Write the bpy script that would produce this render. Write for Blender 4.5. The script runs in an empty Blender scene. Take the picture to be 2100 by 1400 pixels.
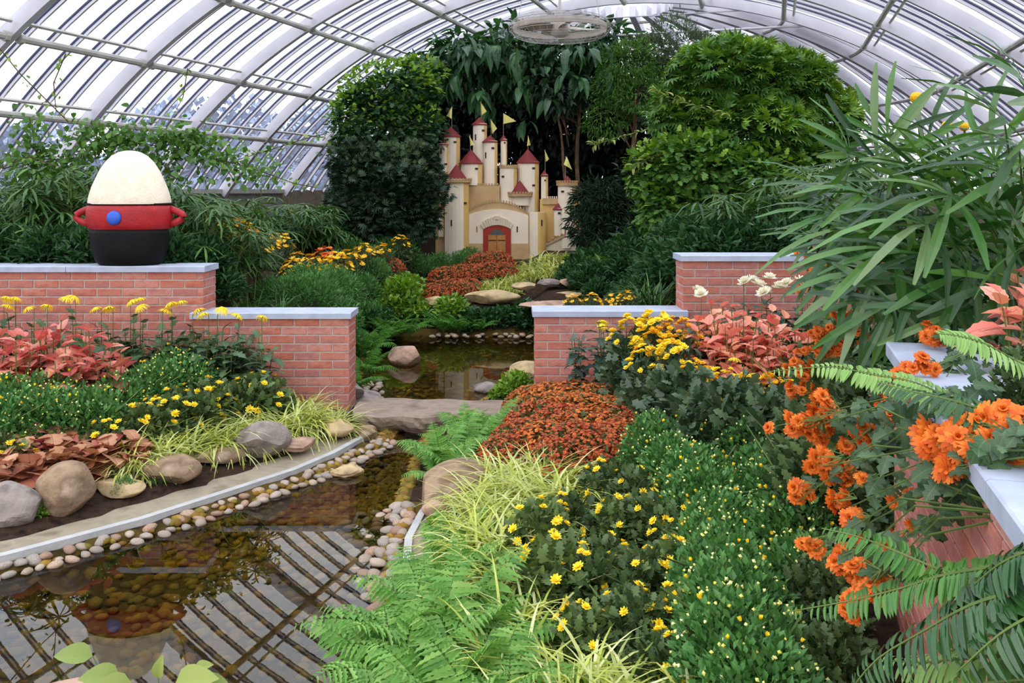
import bpy, math, random
import numpy as np
from mathutils import Vector, Matrix, Euler

random.seed(11)
RNG = np.random.default_rng(11)
SC = bpy.context.scene
COL = SC.collection
PI = math.pi

# ------------------------------------------------------------------ camera, sky, exposure
EYE = 1.85            # eye height above the water, metres
F = 1800.0            # focal length in pixels of a 2100 px wide frame
HY = 390.0            # pixel row of the horizon
cam = bpy.data.cameras.new('camera')
cam.sensor_width = 36.0
cam.lens = F / 2100.0 * 36.0
cam.shift_y = -(700.0 - HY) / 2100.0
cam.clip_end = 300
camo = bpy.data.objects.new('camera', cam)
COL.objects.link(camo)
camo.location = (0, 0, EYE)
camo.rotation_euler = (PI / 2, 0, 0)
SC.camera = camo

w = bpy.data.worlds.new('overcast_sky')
SC.world = w
w.use_nodes = True
nt = w.node_tree
nt.nodes.clear()
tc = nt.nodes.new('ShaderNodeTexCoord')
sep = nt.nodes.new('ShaderNodeSeparateXYZ')
nt.links.new(tc.outputs['Generated'], sep.inputs[0])
mr = nt.nodes.new('ShaderNodeMapRange')
mr.inputs['From Min'].default_value = 0.0
mr.inputs['From Max'].default_value = 1.0
mr.inputs['To Min'].default_value = 2.3
mr.inputs['To Max'].default_value = 3.6
nt.links.new(sep.outputs['Z'], mr.inputs['Value'])
noi = nt.nodes.new('ShaderNodeTexNoise')
noi.inputs['Scale'].default_value = 2.6
noi.inputs['Detail'].default_value = 5
nt.links.new(tc.outputs['Generated'], noi.inputs['Vector'])
cr = nt.nodes.new('ShaderNodeValToRGB')
cr.color_ramp.elements[0].position = .40
cr.color_ramp.elements[0].color = (0.66, 0.80, 1.0, 1)
cr.color_ramp.elements[1].position = .56
cr.color_ramp.elements[1].color = (1.0, 0.985, 0.975, 1)
nt.links.new(noi.outputs['Fac'], cr.inputs[0])
bg = nt.nodes.new('ShaderNodeBackground')
nt.links.new(cr.outputs[0], bg.inputs['Color'])
nt.links.new(mr.outputs[0], bg.inputs['Strength'])
wo = nt.nodes.new('ShaderNodeOutputWorld')
nt.links.new(bg.outputs[0], wo.inputs['Surface'])

sun = bpy.data.lights.new('sun_behind_cloud', 'SUN')
sun.energy = 1.2
sun.angle = math.radians(50)
sun.color = (1.0, 0.97, 0.92)
suno = bpy.data.objects.new('sun_behind_cloud', sun)
COL.objects.link(suno)
suno.rotation_euler = (math.radians(32), math.radians(-22), 0)

SC.view_settings.view_transform = 'Standard'
SC.view_settings.look = 'None'
SC.view_settings.gamma = 1.0
SC.view_settings.use_curve_mapping = False
SC.view_settings.exposure = -0.05
SC.cycles.use_denoising = True
SC.cycles.max_bounces = 7
SC.cycles.diffuse_bounces = 3
SC.cycles.glossy_bounces = 3
SC.cycles.transmission_bounces = 4
SC.cycles.transparent_max_bounces = 16
SC.cycles.caustics_reflective = False
SC.cycles.caustics_refractive = False

# ------------------------------------------------------------------ coordinate helpers
def PX(px, D):
    return (px - 1050.0) / F * D

def PZ(py, D):
    return EYE - (py - HY) / F * D

def P3(px, py, D):
    return Vector((PX(px, D), D, PZ(py, D)))

TH = math.atan(540.0 / F)     # the vault's axis swings to the right of the view
CT, ST = math.cos(TH), math.sin(TH)

def UV(u, v, z=0.0):
    return Vector((u * CT + v * ST, -u * ST + v * CT, z))

def sstep(a, b, x):
    t = np.clip((x - a) / (b - a), 0, 1)
    return t * t * (3 - 2 * t)

# ------------------------------------------------------------------ mesh helpers
class G:
    """collects vertices and faces, then becomes one mesh"""
    def __init__(self):
        self.v, self.f, self.n = [], [], 0

    def add(self, V, Fs, mat=0):
        V = np.asarray(V, dtype=np.float64).reshape(-1, 3)
        if not isinstance(Fs, (list, tuple)) or (len(Fs) and not isinstance(Fs[0], np.ndarray)):
            byk = {}
            for f in Fs:
                byk.setdefault(len(f), []).append(f)
            Fs = [np.array(x, dtype=np.int64) for x in byk.values()]
        for a in Fs:
            if len(a):
                self.f.append((a + self.n, mat))
        self.v.append(V)
        self.n += len(V)
        return self

    def box(self, cx, cy, cz, sx, sy, sz, mat=0, M=None):
        x, y, z = sx / 2, sy / 2, sz / 2
        V = np.array([[-x, -y, -z], [x, -y, -z], [x, y, -z], [-x, y, -z], [-x, -y, z], [x, -y, z], [x, y, z], [-x, y, z]])
        V = V + np.array([cx, cy, cz])
        if M is not None:
            V = xf(V, M)
        return self.add(V, [np.array([[0, 3, 2, 1], [4, 5, 6, 7], [0, 1, 5, 4], [1, 2, 6, 5], [2, 3, 7, 6], [3, 0, 4, 7]])], mat)

    def tube(self, pts, r, n=6, mat=0, cap=True):
        pts = [Vector(p) for p in pts]
        k = len(pts)
        rr = r if hasattr(r, '__len__') else [r] * k
        V = []
        up = Vector((0.13, 0.27, 1)).normalized()
        for i, p in enumerate(pts):
            t = (pts[min(i + 1, k - 1)] - pts[max(i - 1, 0)])
            t = t.normalized() if t.length > 1e-9 else Vector((0, 0, 1))
            ref = up if abs(t.dot(up)) < .95 else Vector((1, 0, 0))
            a = t.cross(ref).normalized()
            b = t.cross(a).normalized()
            for j in range(n):
                q = 2 * PI * j / n
                V.append(p + a * (math.cos(q) * rr[i]) + b * (math.sin(q) * rr[i]))
        Fq = [[i * n + j, i * n + (j + 1) % n, (i + 1) * n + (j + 1) % n, (i + 1) * n + j] for i in range(k - 1) for j in range(n)]
        if cap:
            Fq += [list(range(n))[::-1], [(k - 1) * n + j for j in range(n)]]
        return self.add([tuple(x) for x in V], Fq, mat)

    def lathe(self, prof, n=24, mat=0, sx=1.0, sy=1.0, ox=0, oy=0, oz=0):
        V = []
        for (r, z) in prof:
            for j in range(n):
                q = 2 * PI * j / n
                V.append((ox + r * sx * math.cos(q), oy + r * sy * math.sin(q), oz + z))
        k = len(prof)
        Fq = [[i * n + j, i * n + (j + 1) % n, (i + 1) * n + (j + 1) % n, (i + 1) * n + j] for i in range(k - 1) for j in range(n)]
        return self.add(V, Fq, mat)

    def prism(self, poly, y0, y1, mat=0):
        """polygon in x,z (counter-clockwise seen from -y) pushed from y0 (front) to y1"""
        n = len(poly)
        V = [(x, y0, z) for x, z in poly] + [(x, y1, z) for x, z in poly]
        Fq = [list(range(n)), list(range(2 * n - 1, n - 1, -1))] + [[i, i + n, (i + 1) % n + n, (i + 1) % n] for i in range(n)]
        return self.add(V, Fq, mat)

    def mesh(self, name, mats, smooth=False):
        me = bpy.data.meshes.new(name)
        V = np.concatenate(self.v) if self.v else np.zeros((0, 3))
        me.vertices.add(len(V))
        me.vertices.foreach_set('co', V.astype(np.float32).ravel())
        li, tot, mi = [], [], []
        for a, m in self.f:
            li.append(a.ravel())
            tot.append(np.full(len(a), a.shape[1], dtype=np.int32))
            mi.append(np.full(len(a), m, dtype=np.int32))
        li = np.concatenate(li).astype(np.int32)
        tot = np.concatenate(tot)
        mi = np.concatenate(mi)
        st = np.concatenate(([0], np.cumsum(tot)[:-1])).astype(np.int32)
        me.loops.add(len(li))
        me.loops.foreach_set('vertex_index', li)
        me.polygons.add(len(tot))
        me.polygons.foreach_set('loop_start', st)
        me.polygons.foreach_set('material_index', mi)
        me.polygons.foreach_set('use_smooth', np.full(len(tot), smooth))
        for m in (mats if isinstance(mats, (list, tuple)) else [mats]):
            me.materials.append(m)
        me.update(calc_edges=True)
        return me

def xf(V, M):
    M = np.array(M)
    return V @ M[:3, :3].T + M[:3, 3]

def link(name, me, parent=None, M=None, kind=None):
    o = bpy.data.objects.new(name, me)
    COL.objects.link(o)
    if parent is not None:
        o.parent = parent
    if M is not None:
        o.matrix_local = M
    if kind:
        o['kind'] = kind
    return o

def tag(o, label, cat=None, group=None, kind=None):
    o['label'] = label
    if cat:
        o['category'] = cat
    if group:
        o['group'] = group
    if kind:
        o['kind'] = kind
    return o

def empty(name, loc=(0, 0, 0), rz=0.0, sc=1.0, tilt=(0, 0)):
    o = bpy.data.objects.new(name, None)
    COL.objects.link(o)
    o.empty_display_size = .05
    o.location = loc
    o.rotation_euler = (tilt[0], tilt[1], rz)
    o.scale = sc if hasattr(sc, '__len__') else (sc, sc, sc)
    return o

def structure(name, me, parent=None, label=None):
    o = link(name, me, parent)
    if parent is None:
        o['kind'] = 'structure'
        if label:
            o['label'] = label
    return o

# ------------------------------------------------------------------ materials
def newmat(name):
    m = bpy.data.materials.new(name)
    m.use_nodes = True
    m.node_tree.nodes.clear()
    return m, m.node_tree

def N(nt, typ, **kw):
    n = nt.nodes.new(typ)
    for k, v in kw.items():
        setattr(n, k, v)
    return n

def rgba(c):
    return (c[0], c[1], c[2], 1)

def srgb(r, g, b):
    f = lambda c: (c / 255 / 12.92) if c / 255 <= .04045 else ((c / 255 + .055) / 1.055) ** 2.4
    return (f(r), f(g), f(b))

def ramp(nt, cols):
    r = N(nt, 'ShaderNodeValToRGB')
    e = r.color_ramp.elements
    while len(e) < len(cols):
        e.new(.5)
    for i, c in enumerate(cols):
        e[i].position = i / (len(cols) - 1) if len(cols) > 1 else 0
        e[i].color = rgba(c)
    return r

def leafmat(name, cols, rough=.5, trans=.25, spec=.35, tcol=None):
    """leaf or petal: each leaf (mesh island or object) draws its own tint"""
    m, nt = newmat(name)
    geo = N(nt, 'ShaderNodeNewGeometry')
    oi = N(nt, 'ShaderNodeObjectInfo')
    ad = N(nt, 'ShaderNodeMath', operation='ADD')
    fr = N(nt, 'ShaderNodeMath', operation='FRACT')
    nt.links.new(geo.outputs['Random Per Island'], ad.inputs[0])
    nt.links.new(oi.outputs['Random'], ad.inputs[1])
    nt.links.new(ad.outputs[0], fr.inputs[0])
    r = ramp(nt, cols)
    nt.links.new(fr.outputs[0], r.inputs[0])
    p = N(nt, 'ShaderNodeBsdfPrincipled')
    nt.links.new(r.outputs[0], p.inputs['Base Color'])
    p.inputs['Roughness'].default_value = rough
    p.inputs['Specular IOR Level'].default_value = spec
    out = N(nt, 'ShaderNodeOutputMaterial')
    if trans > 0:
        t = N(nt, 'ShaderNodeBsdfTranslucent')
        hs = N(nt, 'ShaderNodeHueSaturation')
        hs.inputs['Value'].default_value = 1.25
        hs.inputs['Hue'].default_value = .485
        hs.inputs['Saturation'].default_value = 1.1
        nt.links.new(r.outputs[0], hs.inputs['Color'])
        nt.links.new(hs.outputs[0], t.inputs['Color'])
        mx = N(nt, 'ShaderNodeMixShader')
        mx.inputs[0].default_value = trans
        nt.links.new(p.outputs[0], mx.inputs[1])
        nt.links.new(t.outputs[0], mx.inputs[2])
        nt.links.new(mx.outputs[0], out.inputs[0])
    else:
        nt.links.new(p.outputs[0], out.inputs[0])
    return m

def solid(name, cols, scale=6, rough=.7, spec=.3, bump=.0, bscale=40, metal=0, rand=False, detail=4):
    """matter with a noise-driven colour ramp and optional fine relief; rand shifts the tint per object"""
    m, nt = newmat(name)
    p = N(nt, 'ShaderNodeBsdfPrincipled')
    p.inputs['Roughness'].default_value = rough
    p.inputs['Specular IOR Level'].default_value = spec
    p.inputs['Metallic'].default_value = metal
    out = N(nt, 'ShaderNodeOutputMaterial')
    nt.links.new(p.outputs[0], out.inputs[0])
    tc = N(nt, 'ShaderNodeTexCoord')
    if len(cols) == 1:
        p.inputs['Base Color'].default_value = rgba(cols[0])
    else:
        no = N(nt, 'ShaderNodeTexNoise')
        no.inputs['Scale'].default_value = scale
        no.inputs['Detail'].default_value = detail
        nt.links.new(tc.outputs['Object'], no.inputs['Vector'])
        mrn = N(nt, 'ShaderNodeMapRange')
        mrn.inputs['From Min'].default_value = .28
        mrn.inputs['From Max'].default_value = .72
        nt.links.new(no.outputs['Fac'], mrn.inputs['Value'])
        src = mrn.outputs[0]
        if rand:
            oi = N(nt, 'ShaderNodeObjectInfo')
            mul = N(nt, 'ShaderNodeMath', operation='MULTIPLY')
            mul.inputs[1].default_value = .35
            nt.links.new(src, mul.inputs[0])
            mu2 = N(nt, 'ShaderNodeMath', operation='MULTIPLY_ADD')
            mu2.inputs[1].default_value = .7
            geo = N(nt, 'ShaderNodeNewGeometry')
            a2 = N(nt, 'ShaderNodeMath', operation='ADD')
            f2 = N(nt, 'ShaderNodeMath', operation='FRACT')
            nt.links.new(oi.outputs['Random'], a2.inputs[0])
            nt.links.new(geo.outputs['Random Per Island'], a2.inputs[1])
            nt.links.new(a2.outputs[0], f2.inputs[0])
            nt.links.new(f2.outputs[0], mu2.inputs[0])
            nt.links.new(mul.outputs[0], mu2.inputs[2])
            src = mu2.outputs[0]
        r = ramp(nt, cols)
        nt.links.new(src, r.inputs[0])
        nt.links.new(r.outputs[0], p.inputs['Base Color'])
    if bump > 0:
        nb = N(nt, 'ShaderNodeTexNoise')
        nb.inputs['Scale'].default_value = bscale
        nb.inputs['Detail'].default_value = 5
        nt.links.new(tc.outputs['Object'], nb.inputs['Vector'])
        b = N(nt, 'ShaderNodeBump')
        b.inputs['Strength'].default_value = bump
        b.inputs['Distance'].default_value = .02
        nt.links.new(nb.outputs['Fac'], b.inputs['Height'])
        nt.links.new(b.outputs[0], p.inputs['Normal'])
    return m

M = {}
M['brick'] = solid('brick_clay', [srgb(146, 86, 78), srgb(180, 106, 88), srgb(190, 120, 102), srgb(170, 108, 102), srgb(196, 134, 120), srgb(184, 106, 84), srgb(160, 94, 86)], 14, .85, .2, .3, 90, rand=True)
M['mortar'] = solid('mortar', [srgb(176, 158, 152), srgb(196, 180, 172)], 30, .9, .1)
M['coping'] = solid('cast_stone', [srgb(160, 166, 184), srgb(182, 187, 204)], 9, .6, .35, .05, 60)
M['white_paint'] = solid('white_paint', [srgb(192, 188, 197), srgb(208, 204, 212)], 3, .5, .3)
M['grey_pipe'] = solid('grey_pipe_paint', [srgb(170, 166, 160), srgb(200, 196, 190)], 5, .5, .3)
M['gasket'] = solid('dark_gasket', [srgb(40, 42, 78)], 1, .6)
M['soil'] = solid('soil', [srgb(30, 22, 17), srgb(62, 46, 36), srgb(40, 30, 24)], 14, .95, .1, .8, 60)
M['bed'] = solid('stream_silt', [srgb(44, 38, 16), srgb(86, 68, 30), srgb(60, 54, 22)], 6, .9, .1, .5, 40)
M['kerb'] = solid('sandy_concrete', [srgb(118, 107, 90), srgb(152, 140, 120), srgb(136, 124, 105)], 7, .9, .15, .3, 70)
M['kerb_edge'] = solid('pale_concrete_edge', [srgb(158, 157, 156), srgb(182, 180, 178)], 9, .85, .15, .2, 60)
M['slab'] = solid('brown_sandstone', [srgb(104, 88, 76), srgb(146, 128, 114), srgb(124, 106, 92)], 5, .85, .2, .7, 22)
M['rock_tan'] = solid('tan_boulder', [srgb(84, 70, 58), srgb(158, 132, 106), srgb(120, 98, 78), srgb(176, 154, 130)], 5, .85, .2, .8, 22)
M['rock_grey'] = solid('grey_boulder', [srgb(70, 64, 60), srgb(146, 134, 126), srgb(110, 100, 94)], 6, .85, .2, .8, 20)
M['rock_pink'] = solid('pink_boulder', [srgb(116, 92, 78), srgb(184, 150, 130), srgb(156, 124, 106)], 5, .85, .2, .7, 20)
M['rock_ochre'] = solid('ochre_stone', [srgb(140, 112, 78), srgb(190, 164, 124), srgb(160, 140, 110)], 6, .85, .2, .6, 20)
M['pebble'] = solid('river_pebble', [srgb(112, 98, 86), srgb(158, 138, 120), srgb(132, 124, 118), srgb(178, 160, 142), srgb(150, 112, 88), srgb(120, 112, 104)], 10, .7, .3, .2, 40, rand=True)
M['wet_pebble'] = solid('algae_pebble', [srgb(70, 56, 22), srgb(126, 100, 40), srgb(104, 96, 36), srgb(150, 118, 46), srgb(112, 76, 32), srgb(96, 92, 44)], 10, .8, .2, .2, 40, rand=True)
M['bark'] = solid('bark', [srgb(70, 52, 38), srgb(118, 90, 66)], 12, .9, .1, .6, 30)
M['stem'] = solid('green_stem', [srgb(70, 92, 42), srgb(104, 124, 62)], 10, .7)
M['brown_stem'] = solid('brown_stem', [srgb(70, 56, 36), srgb(92, 76, 50)], 10, .8)

# greens
def L(name, *c, **k):
    if name.split('_')[0] in ('leaf', 'fern', 'palm'):          # foliage leans a little to yellow
        c = [(x[0] * .98, x[1] * .95, x[2] * .86) for x in c]
    M[name] = leafmat(name, [srgb(*x) for x in c], **k)
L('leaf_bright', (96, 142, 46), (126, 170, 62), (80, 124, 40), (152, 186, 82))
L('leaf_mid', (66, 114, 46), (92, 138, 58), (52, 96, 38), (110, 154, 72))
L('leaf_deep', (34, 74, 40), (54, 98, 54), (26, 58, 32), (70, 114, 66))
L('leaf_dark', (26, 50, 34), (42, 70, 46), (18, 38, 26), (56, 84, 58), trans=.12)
L('leaf_black', (10, 24, 14), (18, 36, 20), (6, 16, 10), trans=.05)  # deep shade behind the castle put into a near-black leaf colour
L('leaf_blue', (58, 86, 62), (86, 112, 84), (44, 68, 48), (106, 128, 100), rough=.4, spec=.5, trans=.15)
L('leaf_bud', (68, 124, 66), (92, 148, 82), (54, 104, 54), (114, 164, 96))
L('leaf_greygreen', (66, 90, 66), (92, 116, 84), (54, 76, 56), (110, 130, 98))
L('leaf_mum', (66, 92, 56), (92, 118, 74), (50, 74, 46), (112, 136, 88), trans=.15)
L('leaf_olive', (84, 108, 66), (104, 128, 76), (68, 92, 58), (120, 146, 84), trans=.2)
L('hakone', (168, 178, 66), (206, 210, 110), (132, 150, 48), (232, 232, 170), (156, 172, 58), trans=.3, rough=.5)
L('fern_light', (104, 160, 78), (130, 182, 98), (84, 140, 62), (150, 194, 112), trans=.3)
L('fern_mid', (72, 134, 52), (98, 158, 66), (56, 112, 42), trans=.3)
L('palm', (40, 88, 36), (66, 120, 46), (28, 66, 30), (88, 138, 60), (112, 136, 100), rough=.35, spec=.6, trans=.2)
L('palm_far', (44, 84, 38), (70, 114, 50), (32, 66, 30), (96, 138, 68), rough=.45, spec=.4, trans=.2)
L('petal_yellow', (250, 216, 36), (255, 230, 60), (244, 204, 24), trans=.2, rough=.6)
L('petal_gold', (246, 190, 24), (252, 206, 40), (238, 174, 18), trans=.2, rough=.6)
L('petal_orange', (224, 104, 28), (236, 130, 40), (208, 84, 24), (240, 146, 50), trans=.25, rough=.6)
L('petal_red', (168, 66, 34), (196, 88, 44), (150, 54, 32), (210, 112, 54), (120, 80, 44), trans=.2, rough=.7)
L('petal_rust', (204, 100, 36), (222, 128, 52), (180, 80, 32), (130, 96, 48), trans=.2, rough=.7)
L('petal_white', (238, 232, 206), (248, 244, 228), (230, 222, 182), trans=.25, rough=.6)
L('bud_yellow', (232, 228, 110), (244, 240, 170), (224, 212, 60), trans=.1)
L('young_leaf', (138, 156, 78), (158, 166, 88), (118, 140, 70), trans=.25)
L('far_tree_hazed', (126, 140, 170), (144, 158, 188), (112, 126, 156), trans=0)  # pale blue haze put into the colour of leaves and trunks

def veined(name, cols, vein, edge, vw=.022, k=7.0, amt=.55, eamt=.5, mott=.25, **kw):
    """a single large leaf: its own axes carry a midrib, side veins and a margin tint"""
    m = leafmat(name, [srgb(*c) for c in cols], **kw)
    nt = m.node_tree
    r = [n for n in nt.nodes if n.type == 'VALTORGB'][0]
    tgt = [l.to_socket for l in nt.links if l.from_node == r]
    tc = N(nt, 'ShaderNodeTexCoord')
    sp = N(nt, 'ShaderNodeSeparateXYZ')
    nt.links.new(tc.outputs['Object'], sp.inputs[0])
    def mth(op, a, b_=None, c_=None):
        n = N(nt, 'ShaderNodeMath', operation=op)
        for i_, v in enumerate((a, b_, c_)):
            if v is None:
                continue
            if isinstance(v, (int, float)):
                n.inputs[i_].default_value = v
            else:
                nt.links.new(v, n.inputs[i_])
        return n.outputs[0]
    ax = mth('ABSOLUTE', sp.outputs['X'])
    mid = mth('LESS_THAN', ax, vw)
    wv = mth('FRACT', mth('MULTIPLY', mth('MULTIPLY_ADD', ax, -.9, sp.outputs['Y']), k))
    sv = mth('MULTIPLY', mth('LESS_THAN', wv, .16), .55)
    mask = mth('MULTIPLY', mth('MAXIMUM', mid, sv), amt)
    no = N(nt, 'ShaderNodeTexNoise')
    no.inputs['Scale'].default_value = 5
    nt.links.new(tc.outputs['Object'], no.inputs['Vector'])
    em = mth('MULTIPLY', mth('MULTIPLY_ADD', ax, 2.6, mth('MULTIPLY_ADD', no.outputs['Fac'], mott * 4, -mott * 2)), eamt)
    ec = N(nt, 'ShaderNodeClamp')
    nt.links.new(em, ec.inputs[0])
    m1 = N(nt, 'ShaderNodeMix', data_type='RGBA')
    nt.links.new(ec.outputs[0], m1.inputs[0])
    nt.links.new(r.outputs[0], m1.inputs[6])
    m1.inputs[7].default_value = rgba(srgb(*edge))
    m2 = N(nt, 'ShaderNodeMix', data_type='RGBA')
    nt.links.new(mask, m2.inputs[0])
    nt.links.new(m1.outputs[2], m2.inputs[6])
    m2.inputs[7].default_value = rgba(srgb(*vein))
    for t in tgt:
        nt.links.new(m2.outputs[2], t)
    M[name] = m
veined('coleus_pink', [(216, 104, 96), (228, 138, 124), (194, 80, 84), (220, 146, 110), (234, 164, 148), (176, 86, 74)], (150, 60, 62), (196, 120, 84), trans=.25)
veined('coleus_salmon', [(232, 136, 116), (240, 164, 140), (220, 114, 106), (226, 158, 112), (246, 186, 164), (208, 118, 92)], (180, 86, 80), (222, 152, 104), trans=.25)
veined('heuchera', [(178, 118, 88), (198, 146, 112), (152, 88, 70), (210, 162, 128), (164, 122, 72), (178, 76, 84)], (134, 72, 62), (170, 114, 76), trans=.2)
veined('mum_leaf', [(62, 90, 56), (84, 112, 72), (48, 72, 48), (102, 126, 88)], (104, 126, 92), (50, 78, 54), amt=.5, trans=.15, rough=.5)
veined('blue_leaf', [(48, 76, 60), (70, 98, 80), (36, 58, 46), (86, 110, 94)], (92, 116, 94), (40, 66, 52), amt=.45, trans=.15, rough=.45, spec=.45)
veined('big_leaf', [(34, 76, 40), (56, 100, 54), (26, 60, 34), (76, 120, 66)], (88, 126, 74), (30, 66, 36), amt=.4, trans=.2, rough=.35, spec=.55)
veined('sword_light', [(134, 172, 92), (152, 188, 108), (118, 156, 78)], (168, 196, 124), (126, 166, 86), vw=.012, amt=.3, trans=.3, rough=.45)
veined('sword_mid', [(60, 112, 40), (82, 134, 50), (46, 90, 32)], (104, 148, 70), (56, 104, 38), vw=.012, amt=.3, trans=.25, rough=.4, spec=.5)
veined('sword_dark', [(34, 76, 30), (48, 94, 38), (24, 58, 24)], (70, 112, 52), (30, 70, 28), vw=.012, amt=.3, trans=.2, rough=.35, spec=.6)

def glassmat(name, tint, gloss=1.0, milk=0.0):
    m, nt = newmat(name)
    tr = N(nt, 'ShaderNodeBsdfTransparent')
    tr.inputs[0].default_value = rgba(tint)
    gl = N(nt, 'ShaderNodeBsdfGlossy')
    gl.inputs['Roughness'].default_value = .02
    ge = N(nt, 'ShaderNodeNewGeometry')
    dp = N(nt, 'ShaderNodeVectorMath', operation='DOT_PRODUCT')
    nt.links.new(ge.outputs['Incoming'], dp.inputs[0])
    nt.links.new(ge.outputs['Normal'], dp.inputs[1])
    ab = N(nt, 'ShaderNodeMath', operation='ABSOLUTE')
    nt.links.new(dp.outputs['Value'], ab.inputs[0])
    inv = N(nt, 'ShaderNodeMath', operation='SUBTRACT')
    inv.inputs[0].default_value = 1.0
    nt.links.new(ab.outputs[0], inv.inputs[1])
    pw = N(nt, 'ShaderNodeMath', operation='POWER')
    pw.inputs[1].default_value = 5.0
    nt.links.new(inv.outputs[0], pw.inputs[0])
    sc_ = N(nt, 'ShaderNodeMath', operation='MULTIPLY_ADD')
    sc_.inputs[1].default_value = .92
    sc_.inputs[2].default_value = .06
    nt.links.new(pw.outputs[0], sc_.inputs[0])
    mx = N(nt, 'ShaderNodeMixShader')
    nt.links.new(sc_.outputs[0], mx.inputs[0])
    nt.links.new(tr.outputs[0], mx.inputs[1])
    nt.links.new(gl.outputs[0], mx.inputs[2])
    out = N(nt, 'ShaderNodeOutputMaterial')
    last = mx
    if milk:
        df = N(nt, 'ShaderNodeBsdfTranslucent')
        df.inputs[0].default_value = (.9, .93, .98, 1)
        m2 = N(nt, 'ShaderNodeMixShader')
        m2.inputs[0].default_value = milk
        nt.links.new(mx.outputs[0], m2.inputs[1])
        nt.links.new(df.outputs[0], m2.inputs[2])
        last = m2
    nt.links.new(last.outputs[0], out.inputs[0])
    return m
M['glass'] = glassmat('pane_glass', (.93, .95, .985), 1, .06)

def watermat():
    m, nt = newmat('clear_stream_water')
    tr = N(nt, 'ShaderNodeBsdfTransparent')
    tr.inputs[0].default_value = (.80, .75, .54, 1)
    gl = N(nt, 'ShaderNodeBsdfGlossy')
    gl.inputs['Roughness'].default_value = .0
    fr = N(nt, 'ShaderNodeFresnel')
    fr.inputs[0].default_value = 1.5
    tc = N(nt, 'ShaderNodeTexCoord')
    no = N(nt, 'ShaderNodeTexNoise')
    no.inputs['Scale'].default_value = 9
    nt.links.new(tc.outputs['Object'], no.inputs['Vector'])
    b = N(nt, 'ShaderNodeBump')
    b.inputs['Strength'].default_value = .012
    b.inputs['Distance'].default_value = .004
    nt.links.new(no.outputs['Fac'], b.inputs['Height'])
    nt.links.new(b.outputs[0], gl.inputs['Normal'])
    mx = N(nt, 'ShaderNodeMixShader')
    nt.links.new(fr.outputs[0], mx.inputs[0])
    nt.links.new(tr.outputs[0], mx.inputs[1])
    nt.links.new(gl.outputs[0], mx.inputs[2])
    out = N(nt, 'ShaderNodeOutputMaterial')
    nt.links.new(mx.outputs[0], out.inputs[0])
    return m
M['water'] = watermat()

# ------------------------------------------------------------------ terrain, stream, pond
# water edges as functions of y (x of the left and of the right edge)
LY = [-1.0, 1.5, 2.2, 2.8, 3.6, 4.28, 4.75, 5.59, 6.3, 7.0, 7.5, 8.54, 10.1, 11.0, 11.5]
LX = [-14., -10.5, -7.6, -5.2, -3.4, -2.45, -1.97, -1.36, -1.02, -0.98, -1.3, -1.52, -1.75, -1.75, -1.5]
RY = [-1.0, 2.0, 3.0, 3.6, 3.96, 4.2, 4.5, 4.88, 5.2, 5.9, 6.6, 7.2, 8.0, 8.76, 9.6, 11.0, 11.5]
RX = [-0.8, -0.62, -0.52, -0.47, -0.49, -0.54, -0.57, -0.535, -0.60, -0.58, -0.56, -0.30, -0.10, 0.05, 0.35, 0.6, 0.5]

def xl(y): return np.interp(y, LY, LX)
def xr(y): return np.interp(y, RY, RX)

WALL_Y = 7.1
def ground(x, y):
    x = np.asarray(x, float)
    y = np.asarray(y, float)
    a, b = xl(y), xr(y)
    d = np.minimum(x - a, b - x)                       # >0 inside the channel
    d = np.minimum(d, 11.2 - y)
    # land height away from the water
    land = 0.045 + .06 * sstep(.18, .5, -d) + .10 * sstep(.4, 2.5, -d)
    back = sstep(7.12, 7.38, y)
    lb = .59 * sstep(-1.35, -1.75, x) * (1 - .4 * sstep(9.5, 11.5, y)) + .37 * sstep(-2.45, -2.7, x) * (1 - .35 * sstep(8.5, 10, y))
    rb = .61 * sstep(.25, .55, x) * (1 - .78 * sstep(9.0, 11.0, y)) + .40 * sstep(1.40, 1.7, x)
    land = land + back * (lb + rb) * sstep(.0, .35, -d)
    far = sstep(11.0, 11.7, y) * .22 + sstep(12.0, 15.0, y) * .32 + sstep(15, 20, y) * .3
    land = land + far * (1 - .35 * sstep(1.7, 2.6, np.abs(x + .6)))
    # raised bed at the right, behind the near brick wall
    u = x * CT - y * ST
    v = x * ST + y * CT
    rbed = sstep(.52, .60, u) * sstep(3.72, 3.62, v)
    land = land * (1 - rbed) + 1.12 * rbed
    t = sstep(-.04, .34, d)
    return land * (1 - t) + (-.15) * t

gx = np.arange(-15, 10.01, .1)
gy = np.arange(-3, 26.01, .1)
XX, YY = np.meshgrid(gx, gy)
ZZ = ground(XX, YY) + RNG.normal(0, .006, XX.shape)
nx, ny = len(gx), len(gy)
idx = np.arange(nx * ny).reshape(ny, nx)
quads = np.stack([idx[:-1, :-1], idx[:-1, 1:], idx[1:, 1:], idx[1:, :-1]], -1).reshape(-1, 4)
cxm = (XX[:-1, :-1] + .05).ravel()
cym = (YY[:-1, :-1] + .05).ravel()
inside = (np.minimum(cxm - xl(cym), xr(cym) - cxm) > -.02) & (cym < 11.25)
g = G()
g.add(np.stack([XX, YY, ZZ], -1).reshape(-1, 3), [quads[~inside]], 0)
g.f.append((quads[inside], 1))
structure('ground', g.mesh('ground', [M['soil'], M['bed']], True), label='dark soil of the planting beds and the stream bed')

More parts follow.
